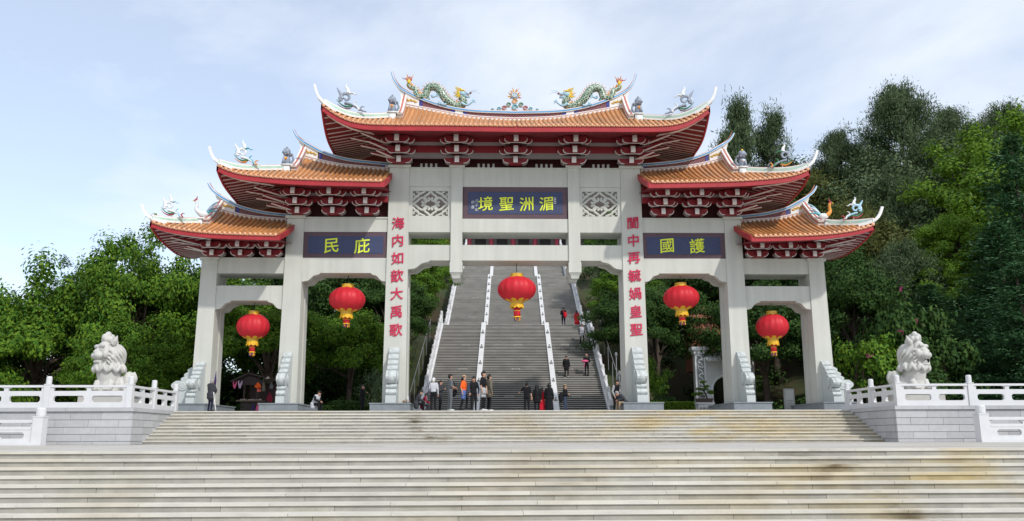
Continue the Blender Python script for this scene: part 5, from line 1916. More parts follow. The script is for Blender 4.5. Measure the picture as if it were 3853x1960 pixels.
# wooded hill on the right
def hz(x, y): return max(0, hill_z(x, y)) - 0.3
for (lb, kd, va, mt_, x, y, ztop, w, rz) in [
    ('tall dark feathery tree just right of the main roof', 'plume', 0, 'grey', 30.0, 60, 41.5, 1.25, 0.0),
    ('slim dark feathery tree second to the right of the main roof', 'plume', 1, 'grey', 34.2, 60, 40.0, 1.20, 1.0),
    ('small feathery tree top behind the right middle roof', 'plume', 0, 'grey', 27.0, 56, 35.5, 1.1, 2.0),
    ('feathery olive tree between the two right roofs', 'plume', 1, 'olive', 33.0, 46, 27.0, 1.7, 3.0),
    ('big wispy grey tree standing highest on the right skyline', 'feather', 0, 'grey', 45.3, 50, 38.6, 1.15, 0.6),
    ('wispy grey tree left of the highest skyline tree', 'feather', 1, 'grey', 40.0, 54, 34.5, 0.8, 4.1),
    ('dark feathery tree right of the highest skyline tree', 'feather', 1, 'grey', 53.5, 54, 37.3, 0.95, 5.0),
    ('feathery tree on the skyline near the right edge', 'feather', 0, 'grey', 59.0, 52, 37.0, 1.05, 3.7),
    ('tall thin tree on the skyline at the right edge', 'plume', 1, 'olive', 57.5, 44, 33.8, 1.6, 2.2),
    ('olive feathery tree behind the lowest right roof', 'feather', 0, 'olive', 33.0, 36, 20.5, 0.85, 1.2),
    ('grey green feathery tree on the slope behind the right finial', 'feather', 1, 'grey', 39.0, 40, 24.5, 1.0, 0.1),
    ('grey green feathery tree low on the right slope', 'feather', 0, 'grey', 33.5, 29, 15.0, 0.85, 5.6),
    ('lime green leafy tree on the right slope', 'broad', 0, 'lime', 40.5, 31, 18.6, 1.05, 0.8),
    ('bright lime green tree high on the right slope', 'broad', 1, 'lime', 45.0, 36, 26.0, 1.75, 2.0),
    ('lime green tree top at the right edge', 'broad', 2, 'lime', 51.5, 37, 29.0, 1.9, 3.1),
    ('small lime green tree below the right slope canopy', 'broad', 3, 'lime', 36.5, 28, 13.6, 0.8, 4.2),
    ('tall layered fir at the right edge', 'fir', 0, 'fir', 41.0, 24, 23.0, 1.15, 0.0),
    ('dark layered fir right of the right lion', 'fir', 1, 'fir', 36.5, 20, 14.5, 1.05, 1.0),
    ('dark layered fir low at the far right', 'fir', 0, 'fir', 33.0, 13, 10.0, 0.80, 2.0),
    ('dark layered fir between the right lion and the slope', 'fir', 1, 'fir', 30.0, 18.5, 9.5, 0.85, 3.0),
    ('very dark tree at the foot of the slope right of the gate', 'tall', 0, 'deep', 25.8, 22, 12.5, 1.05, 1.7),
    ('dark tree on the slope above the right bank', 'broad', 1, 'deep', 24.0, 34, 17.5, 1.4, 0.3),
    ('dark tree behind the lowest right roof', 'tall', 1, 'deep', 28.5, 33, 17.0, 1.25, 2.8),
    ('dark tree high on the slope between the right roofs', 'broad', 2, 'deep', 25.0, 47, 26.0, 1.6, 3.6),
    ('dense dark tree on the crest behind the highest skyline tree', 'broad', 0, 'deep', 46.0, 58, 33.5, 1.9, 0.9),
    ('dense dark tree on the crest near the right edge', 'broad', 1, 'deep', 58.0, 58, 33.5, 2.0, 2.9),
    ('dense dark tree on the crest behind the small feathery tree', 'broad', 2, 'deep', 36.0, 60, 31.5, 1.7, 4.4),
    ('grey green dense tree on the middle of the right slope', 'tall', 0, 'grey', 38.5, 46, 28.0, 1.7, 1.1),
    ('grey green dense tree on the slope above the lime green trees', 'broad', 3, 'grey', 49.0, 45, 29.5, 1.9, 5.9),
    ('olive dense tree behind the finial of the lowest right roof', 'tall', 1, 'olive', 35.0, 38, 20.5, 1.5, 0.2),
    ('broad lime green tree at the right edge above the fir', 'broad', 0, 'lime', 49.0, 31, 22.5, 1.6, 2.5),
    ('dark tree filling the slope at the right edge', 'broad', 3, 'deep', 46.5, 27, 15.0, 1.7, 5.2)]:
    z0 = hz(x, y)
    T(lb, kd, va, mt_, x, y, z0, ztop - z0, w, rz, group='trees on the wooded hill right of the gate')
# bougainvillea and shrubs
FLOWER = mat('magenta_flower', (0.42, 0.02, 0.16), 0.5, islcol=(0.5, 0.05, 0.22), transl=0.3)
def shrub(label, x, y, z0, h, w, matname='fresh', va=0, rz=0.0, flowers=0, name='shrub', squash=None):
    o = tree(label, 'shrub', va, matname, x, y, z0, h, w, rz, name=name, squash=(squash or h / (2.9 * w)))
    if flowers:
        rg = np.random.default_rng(int(x * 10) % 97)
        C = rg.normal(size=(flowers, 3))
        C /= np.linalg.norm(C, axis=1, keepdims=True)
        C[:, 1] = -np.abs(C[:, 1])
        C = C * np.array([1.45 * w, 1.45 * w, h * 0.48]) + np.array([0, 0, h * 0.55])
        C = np.repeat(C, 10, axis=0) + rg.normal(size=(flowers * 10, 3)) * 0.10
        V, Q = leaf_quads(C, rg.normal(size=(len(C), 3)), 0.13, 0.10, rg)
        put('blossoms', arr_mesh('blossoms', V, Q, [FLOWER]), o)
    return o
shrub('tall bougainvillea thicket with magenta blossoms right of the gate', 26.5, 16.5, 0, 9.4, 1.75, 'deep', 0, 0.3, 4)
shrub('lower bougainvillea mound with a few magenta blossoms beside the right pillar', 23.0, 14.5, 0, 6.2, 1.6, 'fresh', 1, 1.3, 3)
shrub('dark climbing bougainvillea behind the right lion', 28.6, 15.0, 0, 7.2, 1.6, 'deep', 2, 2.3, 2)
shrub('dark rounded shrub behind the right balustrade', 23.8, 8.0, 0, 2.6, 1.2, 'deep', 0, 4.0)
shrub('tall clipped bush beside the left inscribed pillar', -8.3, 13.0, -0.1, 3.6, 0.72, 'grey', 1, 0.0)
shrub('bushy shrub beside the right inscribed pillar', 8.6, 13.5, -0.1, 4.2, 1.0, 'fresh', 2, 1.0)
shrub('small rounded bush at the foot of the right bank', 9.3, 12.2, -0.1, 1.7, 0.62, 'deep', 0, 2.0)
shrub('small low bush left of the hill stairs', -10.5, 13.5, -0.1, 1.5, 0.9, 'deep', 1, 3.0)
# clipped hedges
def hedge(label, x0, x1, y0, y1, z0, z1, mt_):
    rg = np.random.default_rng(int(abs(x0) * 10))
    n = int(1400 * (x1 - x0))
    C = np.stack([rg.uniform(x0, x1, n), rg.uniform(y0, y1, n), rg.uniform(z0, z1, n)], 1)
    side = rg.integers(0, 3, n)
    C[side == 0, 1] = y0 + np.abs(rg.normal(size=(side == 0).sum())) * 0.04
    C[side == 1, 2] = z1 - np.abs(rg.normal(size=(side == 1).sum())) * 0.05
    N = rg.normal(size=(n, 3)) * 0.6 + np.array([0, -0.4, 0.7])
    V, Q = leaf_quads(C, N, 0.11, 0.07, rg)
    root = empty('hedge', ((x0 + x1) / 2, (y0 + y1) / 2, z0))
    tag(root, label, 'hedge')
    put('foliage', arr_mesh('foliage', V, Q, [LEAF[mt_]]), root)
    m = MB(); m.box(x0 + .08, x1 - .08, y0 + .1, y1 - .1, z0, z1 - .12); m.build('stems', mat('hedge_inside', (0.02, 0.03, 0.01), 0.9), root)
hedge('low clipped bright green hedge right of the right inscribed pillar', 8.0, 10.6, 9.4, 10.3, -0.05, 0.78, 'lime')
hedge('low dark clipped hedge in the second bay from the left', -11.3, -7.6, 10.2, 11.0, -0.05, 0.62, 'deep')
hedge('low clipped hedge beside the souvenir stall', -16.9, -15.9, 10.4, 11.1, -0.05, 0.62, 'deep')

# undergrowth covering the banks and the back of the terrace: one mass of leaves
rg = np.random.default_rng(77)
C, N = [], []
def clump(cx, cy, cz, r, k, hz_=0.8):
    u = rg.normal(size=(k, 3)); u /= np.linalg.norm(u, axis=1, keepdims=True)
    P = np.array([cx, cy, cz]) + u * (rg.random(k) ** 0.5)[:, None] * np.array([r, r, r * hz_])
    C.append(P); N.append(u + np.array([0, -0.2, 0.5]) + rg.normal(size=(k, 3)) * 0.4)
for i in range(120):                                   # back of the left terrace
    x = rg.uniform(-52, -10); y = rg.uniform(24, 31)
    clump(x, y, max(0, hill_z(x, y)) + rg.uniform(0.4, 3.6), rg.uniform(1.0, 1.7), 110)
for i in range(240):                                   # low wall of bushes closing the view to the left
    x = rg.uniform(-62, -13); y = rg.uniform(32, 36)
    clump(x, y, max(0, hill_z(x, y)) + rg.uniform(0.2, 5.0), rg.uniform(1.2, 1.8), 95)
for i in range(70):
    x = rg.uniform(-25, -16); y = rg.uniform(28, 31)
    clump(x, y, max(0, hill_z(x, y)) + rg.uniform(0.2, 3.6), rg.uniform(1.0, 1.5), 130)
for i in range(110):
    x = rg.uniform(-30, -13); y = rg.uniform(30, 36)
    clump(x, y, max(0, hill_z(x, y)) + rg.uniform(0.2, 4.0), rg.uniform(1.2, 1.8), 110)
for i in range(330):                                   # banks beside the hill stairs and the right hill
    if i % 3 == 0: x, y = rg.uniform(-24, -8.5) , rg.uniform(16, 62)
    else: x, y = rg.uniform(9.5, 62), rg.uniform(20, 64)
    if x > 0 and 13 < x < 20 and y < 33: continue
    if abs(x - xc(y)) < 8.2: continue
    clump(x, y, hill_z(x, y) + rg.uniform(0.1, 1.0), rg.uniform(0.9, 1.7), 95)
C = np.concatenate(C); N = np.concatenate(N)
V, Q = leaf_quads(C, N, rg.uniform(0.25, 0.45, len(C)), rg.uniform(0.13, 0.22, len(C)), rg)
ug = put('undergrowth', arr_mesh('undergrowth', V, Q, [LEAF['deep']]))
tag(ug, 'dark leafy undergrowth covering the banks behind the gate', 'undergrowth', kind='stuff')
# ================================================================== stone lions
def lion(sx, open_mouth, label, x0):
    """crouching guardian lion; authored looking to -x with the face turned to the viewer, mirrored for the other side"""
    root = local_thing('stone_lion', (x0, -1.9, 0.0))
    tag(root, label, 'statue', 'stone lions on the terrace')
    M = Matrix.Diagonal((-0.86 if sx > 0 else 0.86, 0.92, 1.0, 1.0))
    m = MB(M)
    B = lambda c, r, rot=None: m.ball(c, r, 16, 11, 0, rot)
    # chest column, crouched body and rump
    m.tube([(-0.04, -0.05, 0.80), (-0.04, -0.06, 1.25), (-0.06, -0.08, 1.75)], [0.60, 0.53, 0.60], 24)
    B((0.50, 0.22, 1.12), (0.48, 0.48, 0.42))
    B((0.88, 0.22, 1.26), (0.30, 0.40, 0.46))
    B((0.92, 0.02, 0.95), (0.30, 0.42, 0.22))
    for q, xx in ((-1, -0.40), (1, 0.28)):
        m.tube([(xx, -0.38, 1.20), (xx - 0.02, -0.50, 1.02), (xx - 0.04, -0.56, 0.90)], [0.20, 0.17, 0.16], 12)
        B((xx - 0.05, -0.68, 0.90), (0.19, 0.24, 0.11))
        for k in range(4):
            B((xx - 0.18 + k * 0.085, -0.87, 0.885), (0.05, 0.07, 0.07))
    # overhanging ruff: curled locks round the neck
    for k in range(22):
        a = 2 * math.pi * k / 22
        ca, sa = math.cos(a), math.sin(a)
        tw = 0.10 * (-1) ** k
        pts = [(-0.06 + 0.42 * ca, -0.06 + 0.40 * sa, 2.08), (-0.06 + 0.66 * ca - tw * sa, -0.06 + 0.60 * sa + tw * ca, 1.94), (-0.06 + 0.76 * ca, -0.06 + 0.69 * sa, 1.78), (-0.06 + 0.72 * ca + tw * sa, -0.06 + 0.66 * sa - tw * ca, 1.62)]
        m.tube(crom(pts, 4), [0.08, .085, .09, .10, .105, .11, .11, .105, .10, .09, .075, .05, .03], 8)
    B((-0.06, -0.06, 1.86), (0.70, 0.64, 0.28))
    # skull and swept-back mane
    B((-0.04, -0.02, 2.28), (0.62, 0.59, 0.58))
    B((-0.05, -0.08, 2.52), (0.61, 0.59, 0.48))
    B((0.24, 0.10, 2.30), (0.40, 0.48, 0.64))
    for k in range(17):
        a = R(-72 + k * 14)
        ph = k * 0.8
        pts = []
        for t in np.linspace(0, 1, 9):
            el = R(62) - R(88) * t
            aa = a + 0.20 * math.sin(t * 6.0 + ph) + 0.22 * t
            rr = 0.645 + 0.02 * math.sin(t * 9 + ph)
            pts.append((-0.02 + rr * math.cos(el) * math.cos(aa) * 1.0, 0.02 + rr * math.cos(el) * math.sin(aa) * 0.95, 2.34 + 0.62 * math.sin(el)))
        kk = len(pts)
        m.tube(crom(pts, 3), [0.025 + 0.05 * math.sin(math.pi * (0.12 + 0.83 * i / (3 * (kk - 1)))) for i in range(3 * (kk - 1) + 1)], 7)
    # face turned to the front left
    fd = Matrix.Rotation(R(-40), 3, 'Z')
    def Fp(p):
        q = fd @ Vector((p[0] * 1.06, p[1] * 0.90 - 0.02, (p[2] - 2.45) * 1.12 + 2.47))
        return (q.x - 0.08, q.y - 0.10, q.z)
    def FB(c, r): m.ball(Fp(c), (r[0] * 1.06, r[1], r[2] * 1.1), 14, 9, 0, fd)
    FB((0, -0.34, 2.52), (0.50, 0.34, 0.44))
    FB((0, -0.62, 2.50), (0.25, 0.24, 0.16))               # nose bridge
    FB((0, -0.80, 2.50), (0.15, 0.10, 0.09))               # nose
    for q in (-1, 1):
        FB((q * 0.15, -0.66, 2.36), (0.25, 0.26, 0.16))    # upper lip
        for k in range(3):
            m.tube([Fp((q * 0.05, -0.90, 2.43 - k * 0.05)), Fp((q * 0.20, -0.88, 2.42 - k * 0.055)), Fp((q * 0.36, -0.74, 2.41 - k * 0.06))], [0.018, 0.024, 0.012], 6)
        FB((q * 0.27, -0.62, 2.74), (0.22, 0.10, 0.085))   # brow
        FB((q * 0.25, -0.62, 2.60), (0.095, 0.07, 0.07))   # eye
        FB((q * 0.43, -0.46, 2.42), (0.14, 0.16, 0.17))    # cheek
        for k in range(4):
            m.tube([Fp((q * 0.44, -0.44 + 0.02 * k, 2.62 - k * 0.14)), Fp((q * 0.54, -0.28, 2.56 - k * 0.16)), Fp((q * 0.56, -0.06, 2.40 - k * 0.17))], [0.03, 0.05, 0.02], 7)
    jz = 1.98 if open_mouth else 2.12
    FB((0, -0.58, jz), (0.27, 0.26, 0.095))
    FB((0, -0.45, jz - 0.10), (0.24, 0.22, 0.13))
    FB((0, -0.30, 2.16), (0.30, 0.20, 0.22))
    if open_mouth:
        FB((0, -0.56, jz + 0.13), (0.13, 0.16, 0.05))
        for q in (-1, 1):
            m.tube([Fp((q * 0.20, -0.78, 2.26)), Fp((q * 0.20, -0.79, 2.13))], [0.04, 0.012], 6)
            m.tube([Fp((q * 0.16, -0.78, jz + 0.05)), Fp((q * 0.16, -0.79, jz + 0.16))], [0.04, 0.012], 6)
    # beard
    for k in range(7):
        m.tube([Fp((-0.21 + 0.07 * k, -0.60, jz - 0.05)), Fp((-0.24 + 0.08 * k, -0.62, jz - 0.20)), Fp((-0.26 + 0.087 * k, -0.56, jz - 0.34))], [0.06, 0.065, 0.03], 7)
    # ears and top-knot
    for q in (-1, 1):
        m.tube([Fp((q * 0.42, -0.08, 2.84)), Fp((q * 0.56, -0.03, 2.98)), Fp((q * 0.66, 0.00, 3.16))], [0.16, 0.13, 0.02], 9)
    for (a, b, c, r) in ((0, -0.34, 3.10, 0.17), (-0.15, -0.32, 3.02, 0.13), (0.15, -0.32, 3.02, 0.13), (0, -0.17, 3.20, 0.17), (-0.20, -0.12, 3.02, 0.15), (0.20, -0.12, 3.02, 0.15), (0, 0.04, 3.10, 0.17), (0, 0.24, 2.92, 0.18)):
        FB((a, b, c), (r, r, r * 0.95))
    # tail
    m.tube(crom([(1.05, 0.35, 1.20), (1.16, 0.30, 1.40), (1.04, 0.25, 1.66)], 4), [0.12] * 9, 9)
    me = remesh(m, 0.021, 1)
    me.materials.append(LIONM)
    put('body', me, root)
    p = MB()
    p.box(-1.15, 1.15, -1.05, 0.95, 0.0, 0.16)
    p.box(-1.02, 1.02, -0.95, 0.85, 0.16, 0.62)
    p.box(-1.10, 1.10, -1.02, 0.92, 0.62, 0.80)
    ped = MB(Matrix.Translation((sx * -0.12, 0, 0)))
    ped.v, ped.f, ped.m = [tuple(Vector(v) + Vector((0.12 if sx < 0 else -0.12, 0, 0))) for v in p.v], p.f, p.m
    ped.build('pedestal', LIONM, root)
    return root
lion(-1, False, 'white marble lion with closed jaws behind the left balustrade', -18.42)
lion(1, True, 'white marble lion with open roaring mouth behind the right balustrade', 18.02)

# ================================================================== people
def cm(name, c, **k): return mat('cloth_' + name, c, 0.8, var=0.08, scale=12, spec=0.15, **k)
CL = {'black': cm('black', (0.012, 0.012, 0.014)), 'charcoal': cm('charcoal', (0.045, 0.047, 0.055)), 'grey': cm('grey', (0.12, 0.125, 0.135)), 'palegrey': cm('palegrey', (0.36, 0.36, 0.37)),
      'white': cm('white', (0.48, 0.49, 0.53)), 'orange': cm('orange', (0.80, 0.12, 0.02)), 'denim': cm('denim', (0.045, 0.06, 0.095)), 'blue': cm('blue', (0.09, 0.15, 0.36)),
      'olive': cm('olive', (0.14, 0.125, 0.095)), 'red': cm('red', (0.52, 0.015, 0.03)), 'wine': cm('wine', (0.20, 0.015, 0.035)), 'navy': cm('navy', (0.012, 0.015, 0.035)), 'khaki': cm('khaki', (0.30, 0.22, 0.14)),
      'pink': cm('pink', (0.62, 0.10, 0.22)), 'purple': cm('purple', (0.05, 0.03, 0.11)), 'tan': cm('tan', (0.45, 0.30, 0.18))}
SKIN = mat('skin', (0.46, 0.26, 0.18), 0.55, var=0.05)
HAIRC = {'black': mat('hair_black', (0.010, 0.009, 0.009), 0.45, var=0.1), 'grey': mat('hair_grey', (0.28, 0.27, 0.26), 0.6), 'white': mat('hair_white', (0.60, 0.60, 0.60), 0.6)}
SHOEW = mat('white_shoe', (0.6, 0.6, 0.6), 0.5)
SHOEB = mat('black_shoe', (0.015, 0.015, 0.015), 0.5)
EYEM = mat('dark_eye', (0.01, 0.008, 0.008), 0.3)
def person(label, x, y, z, H, face, top, bottom, hair='black', sleeves='long', pose=None, longhair=False, shoes=SHOEB, hat=None, dress=None, wrap=None, vest=None, coat=0.0, group=None, bald=False, collar=False, female=False):
    root = local_thing('person', (x, y, z), R(face), H / 1.70)
    tag(root, label, 'person', group)
    P = {'pel': (0, 0, 0.93), 'lean': 0.0, 'Lk': (0.10, -0.02, 0.50), 'La': (0.11, 0.02, 0.085), 'Rk': (-0.10, -0.02, 0.50), 'Ra': (-0.11, 0.02, 0.085),
         'Le': (0.245, 0.04, 1.13), 'Lh': (0.25, -0.03, 0.88), 'Re': (-0.245, 0.04, 1.13), 'Rh': (-0.25, -0.03, 0.88), 'ht': 0.0, 'hn': 0.0}
    if pose: P.update(pose)
    pel = Vector(P['pel'])
    lean = Matrix.Rotation(P['lean'], 3, 'X')
    def up(p): return pel + lean @ (Vector(p) - Vector((0, 0, 0.93)))
    sh = 0.165 if female else 0.19
    prims = []
    def cap(a, b, r0, r1, reg): prims.append((Vector(a), Vector(b), r0, r1, reg))
    k = 0.012 + coat
    cap(pel + Vector((-0.07, 0, 0)), pel + Vector((0.07, 0, 0)), 0.112, 0.112, 'bottom')
    cap(up((-0.05, 0, 1.06)), up((0.05, 0, 1.06)), 0.100 + k, 0.100 + k, 'top')
    cap(up((-0.07, -0.005, 1.20)), up((0.07, -0.005, 1.20)), 0.108 + k, 0.108 + k, 'top')
    cap(up((-0.09, -0.005, 1.30)), up((0.09, -0.005, 1.30)), 0.105 + k, 0.105 + k, 'top')
    cap(up((-sh + 0.03, 0.01, 1.395)), up((sh - 0.03, 0.01, 1.395)), 0.062 + k, 0.062 + k, 'top')
    if coat or wrap:
        cap(pel + Vector((-0.08, 0, -0.02)), pel + Vector((0.08, 0, -0.02)), 0.128 + coat, 0.128 + coat, 'wrap' if wrap else 'top')
        if coat: cap(pel + Vector((-0.09, 0, -0.16)), pel + Vector((0.09, 0, -0.16)), 0.115 + coat, 0.115 + coat, 'wrap' if wrap else 'top')
        if wrap:
            cap(pel + Vector((-0.10, 0, -0.12)), pel + Vector((0.10, 0, -0.12)), 0.115, 0.115, 'wrap')
            cap(pel + Vector((-0.10, 0, -0.28)), pel + Vector((0.10, 0, -0.28)), 0.095, 0.095, 'wrap')
    for s, kn, an in ((1, 'Lk', 'La'), (-1, 'Rk', 'Ra')):
        hip = pel + Vector((s * 0.09, 0, -0.03))
        K, A = Vector(P[kn]), Vector(P[an])
        cap(hip, K, 0.092, 0.064, 'bottom')
        cap(K, A, 0.062, 0.048, 'bottom')
        cap(A + Vector((0, 0.02, -0.035)), A + Vector((s * 0.02, -0.16, -0.045)), 0.043, 0.036, 'shoe')
    if dress:
        for t in range(6):
            zz = 0.93 - t * (0.93 - dress) / 5
            rr = 0.12 + 0.07 * t / 5
            cap((-0.07, 0, zz), (0.07, 0, zz), rr, rr, 'top')
    for s, en, hn in ((1, 'Le', 'Lh'), (-1, 'Re', 'Rh')):
        S = up((s * sh, 0.01, 1.385))
        E, Hd = Vector(P[en]), Vector(P[hn])
        ks = 0.008 + coat * 0.5
        cap(S, E, 0.055 + ks, 0.044 + ks, 'sleeve')
        cap(E, Hd, 0.042 + (ks if sleeves == 'long' else 0), 0.030 + (ks if sleeves == 'long' else 0), 'sleeve' if sleeves == 'long' else 'skin')
    nk = up((0, 0.005, 1.43))
    hc = up((0, -0.02, 1.595)) + Vector((0, P['hn'], 0))
    cap(nk, hc - Vector((0, 0, 0.06)), 0.052, 0.050, 'skin')
    hr = Matrix.Rotation(P['ht'], 3, 'Z')
    tiltm = lean.lerp(Matrix.Identity(3), 0.35) if P['lean'] else Matrix.Identity(3)
    def hd(p): return hc + tiltm @ (hr @ Vector(p))
    cap(hd((0, 0.01, 0.03)), hd((0, -0.01, -0.03)), 0.086, 0.078, 'skin')
    cap(hd((0, -0.02, -0.06)), hd((0, -0.045, -0.085)), 0.058, 0.040, 'skin')
    cap(hd((0, -0.088, 0.012)), hd((0, -0.104, -0.020)), 0.012, 0.018, 'skin')
    for s in (-1, 1):
        cap(hd((s * 0.083, 0.01, 0.015)), hd((s * 0.083, 0.012, -0.02)), 0.016, 0.013, 'skin')
    if not bald:
        cap(hd((0, 0.035, 0.035)), hd((0, 0.0, 0.062)), 0.090, 0.086, 'hair')
        cap(hd((0, 0.055, -0.03)), hd((0, 0.05, 0.03)), 0.072, 0.085, 'hair')
        cap(hd((-0.055, -0.01, 0.07)), hd((0.055, -0.01, 0.07)), 0.050, 0.050, 'hair')
    else:
        cap(hd((0, 0.055, -0.02)), hd((0, 0.05, 0.0)), 0.065, 0.07, 'hair')
    if longhair:
        cap(hd((0, 0.07, 0.0)), hd((0, 0.105, -0.22)), 0.085, 0.075, 'hair')
        cap(hd((0, 0.105, -0.22)), hd((0, 0.115, -0.42 if longhair > 1 else -0.28)), 0.080, 0.045, 'hair')
        for s in (-1, 1):
            cap(hd((s * 0.075, 0.03, 0.0)), hd((s * 0.085, 0.05, -0.2)), 0.035, 0.03, 'hair')
    if hat:
        cap(hd((0, 0.01, 0.075)), hd((0, 0.01, 0.085)), 0.098, 0.092, 'hat')
        if hat[1] == 'cap':
            for q in (-0.035, 0, 0.035):
                cap(hd((q, -0.09, 0.055)), hd((q, -0.155, 0.045)), 0.022, 0.016, 'hat')
        else:
            for q in range(10):
                a = q * math.pi / 5
                cap(hd((0, 0.01, 0.045)), hd((0.15 * math.cos(a), 0.01 + 0.15 * math.sin(a), 0.028)), 0.03, 0.02, 'hat')
    m = MB()
    for (a, b, r0, r1, reg) in prims:
        d = b - a
        if d.length > 1e-4:
            m.tube([a, b], [r0, r1], 12)
        m.ball(a, r0, 12, 8)
        m.ball(b, r1, 12, 8)
    me = remesh(m, 0.017, 2)
    colmap = {'skin': SKIN, 'top': CL[vest or top], 'sleeve': CL[top], 'bottom': CL[bottom], 'shoe': shoes, 'hair': HAIRC[hair], 'wrap': CL[wrap] if wrap else CL[top], 'hat': CL[hat[0]] if hat else CL[top]}
    order = list(colmap)
    n = len(me.polygons)
    cen = np.empty(n * 3, np.float32)
    me.polygons.foreach_get('center', cen)
    cen = cen.reshape(-1, 3)
    best = np.full(n, 1e9)
    idx = np.zeros(n, np.int32)
    for (a, b, r0, r1, reg) in prims:
        A_, B_ = np.array(a), np.array(b)
        ab = B_ - A_
        L2 = max(1e-8, float(ab @ ab))
        t = np.clip(((cen - A_) @ ab) / L2, 0, 1)
        d = np.linalg.norm(cen - (A_ + t[:, None] * ab), axis=1) - (r0 + (r1 - r0) * t)
        # the most protruding shape owns the surface; face skin wins over hair in front
        w = d < best - 1e-4
        best[w] = d[w]
        idx[w] = order.index(reg)
    for q in order: me.materials.append(colmap[q])
    me.polygons.foreach_set('material_index', idx)
    # hands and facial features joined to the same mesh
    e = MB()
    for s, en, hn in ((1, 'Le', 'Lh'), (-1, 'Re', 'Rh')):
        E, Hd = Vector(P[en]), Vector(P[hn])
        d = (Hd - E).normalized()
        sd = d.cross(Vector((0, 1, 0)))
        sd = sd.normalized() if sd.length > 0.1 else Vector((1, 0, 0))
        nn = sd.cross(d)
        pc = Hd + d * 0.045
        e.tube([Hd - d * 0.01, pc, pc + d * 0.04], [0.026, 0.036, 0.030], 8, 0, sq=0.55)
        for f, (o, L) in enumerate(((-0.026, 0.055), (-0.009, 0.068), (0.009, 0.064), (0.026, 0.048))):
            b = pc + d * 0.035 + sd * o
            e.tube([b, b + d * L * 0.5 + nn * 0.006, b + d * L * 0.85 + nn * 0.028], [0.0095, 0.009, 0.007], 6)
        b = pc - d * 0.015 + sd * 0.034 * -s
        e.tube([b, b + d * 0.03 + sd * 0.018 * -s, b + d * 0.06 + sd * 0.014 * -s], [0.012, 0.011, 0.008], 6)
    for s in (-1, 1):
        e.ball(hd((s * 0.033, -0.080, 0.022)), (0.013, 0.008, 0.008), 6, 5, 1)
        e.tube([hd((s * 0.018, -0.088, 0.043)), hd((s * 0.05, -0.078, 0.043))], 0.005, 5, 2)
    e.tube([hd((-0.022, -0.090, -0.056)), hd((0.022, -0.090, -0.056))], 0.005, 5, 3)
    LIP = mat('lip', (0.36, 0.10, 0.09), 0.5)
    e2 = e.mesh('tmp2', [SKIN, EYEM, HAIRC[hair], LIP], True)
    bm = bmesh.new()
    bm.from_mesh(me)
    nf = len(bm.faces)
    bm.from_mesh(e2)
    bm.faces.ensure_lookup_table()
    base = len(order)
    emi = [p.material_index for p in e2.polygons]
    for i in range(nf, len(bm.faces)):
        q = emi[i - nf]
        bm.faces[i].material_index = [order.index('skin'), base, order.index('hair'), base + 1][q]
        bm.faces[i].smooth = True
    me.materials.append(EYEM)
    me.materials.append(LIP)
    bm.to_mesh(me)
    bm.free()
    put('body', me, root)
    return root
ARM_FOLD = {'Le': (0.24, 0.02, 1.12), 'Lh': (0.10, -0.20, 1.10), 'Re': (-0.24, 0.02, 1.12), 'Rh': (-0.08, -0.21, 1.12)}
HOLD = {'Le': (0.25, 0.03, 1.12), 'Lh': (0.14, -0.24, 1.08)}
PHONE = {'Re': (-0.24, -0.02, 1.14), 'Rh': (-0.10, -0.24, 1.22)}
STEPP = {'Lk': (0.10, -0.14, 0.56), 'La': (0.10, -0.10, 0.16), 'Rk': (-0.10, 0.02, 0.49), 'Ra': (-0.10, 0.14, 0.085)}
SIT = {'pel': (0, 0.02, 0.52), 'lean': 0.25, 'Lk': (0.13, -0.38, 0.52), 'La': (0.14, -0.38, 0.085), 'Rk': (-0.13, -0.38, 0.52), 'Ra': (-0.14, -0.40, 0.085),
       'Le': (0.25, -0.20, 0.74), 'Lh': (0.10, -0.42, 0.64), 'Re': (-0.25, -0.20, 0.74), 'Rh': (-0.10, -0.42, 0.64)}
pp = person
pp('elderly woman in a dark quilted jacket with a white stick at the left step edge', -14.68, 0.55, 0, 1.50, 150, 'charcoal', 'navy', 'grey', coat=0.045, pose={'Re': (-0.22, -0.12, 1.12), 'Rh': (-0.10, -0.22, 1.05), 'Le': (0.24, -0.08, 1.10), 'Lh': (0.16, -0.24, 0.95)})
pp('person in a white vest sitting hunched in the second bay from the left', -10.55, 4.3, 0.0, 1.60, 70, 'black', 'black', vest='white', pose=dict(SIT, lean=0.5), coat=0.02)
pp('man in a dark suit standing in the second bay from the left', -8.55, 7.6, 0, 1.66, 80, 'black', 'black', pose=PHONE, coat=0.02)
pp('seated woman with a dark hood beside the left inscribed pillar', -5.20, 4.0, 0.0, 1.58, 95, 'charcoal', 'black', hat=('black', 'cap'), pose=dict(SIT, lean=0.35), coat=0.03)
pp('child in a red jacket sitting next to the hooded woman by the left inscribed pillar', -4.92, 4.35, 0.0, 1.42, 95, 'wine', 'charcoal', pose=dict(SIT, lean=0.4), coat=0.02)
pp('white haired man in a white shirt and black trousers seen from behind', -4.14, 0.95, 0, 1.58, 172, 'white', 'black', 'white', pose={'Le': (0.26, 0.03, 1.13), 'Lh': (0.22, -0.14, 0.98)}, bald=False)
pp('person in dark clothes checking a phone behind the white haired man', -3.86, 1.75, 0, 1.50, 80, 'charcoal', 'black', pose=PHONE, coat=0.02)
pp('man in a grey T-shirt and grey trousers with a black bag on his arm', -3.32, 0.65, 0, 1.74, 115, 'grey', 'grey', sleeves='short', shoes=SHOEW, pose={'Le': (0.25, 0.05, 1.14), 'Lh': (0.16, -0.20, 1.04), 'Re': (-0.25, 0.03, 1.14), 'Rh': (-0.10, -0.26, 1.06)})
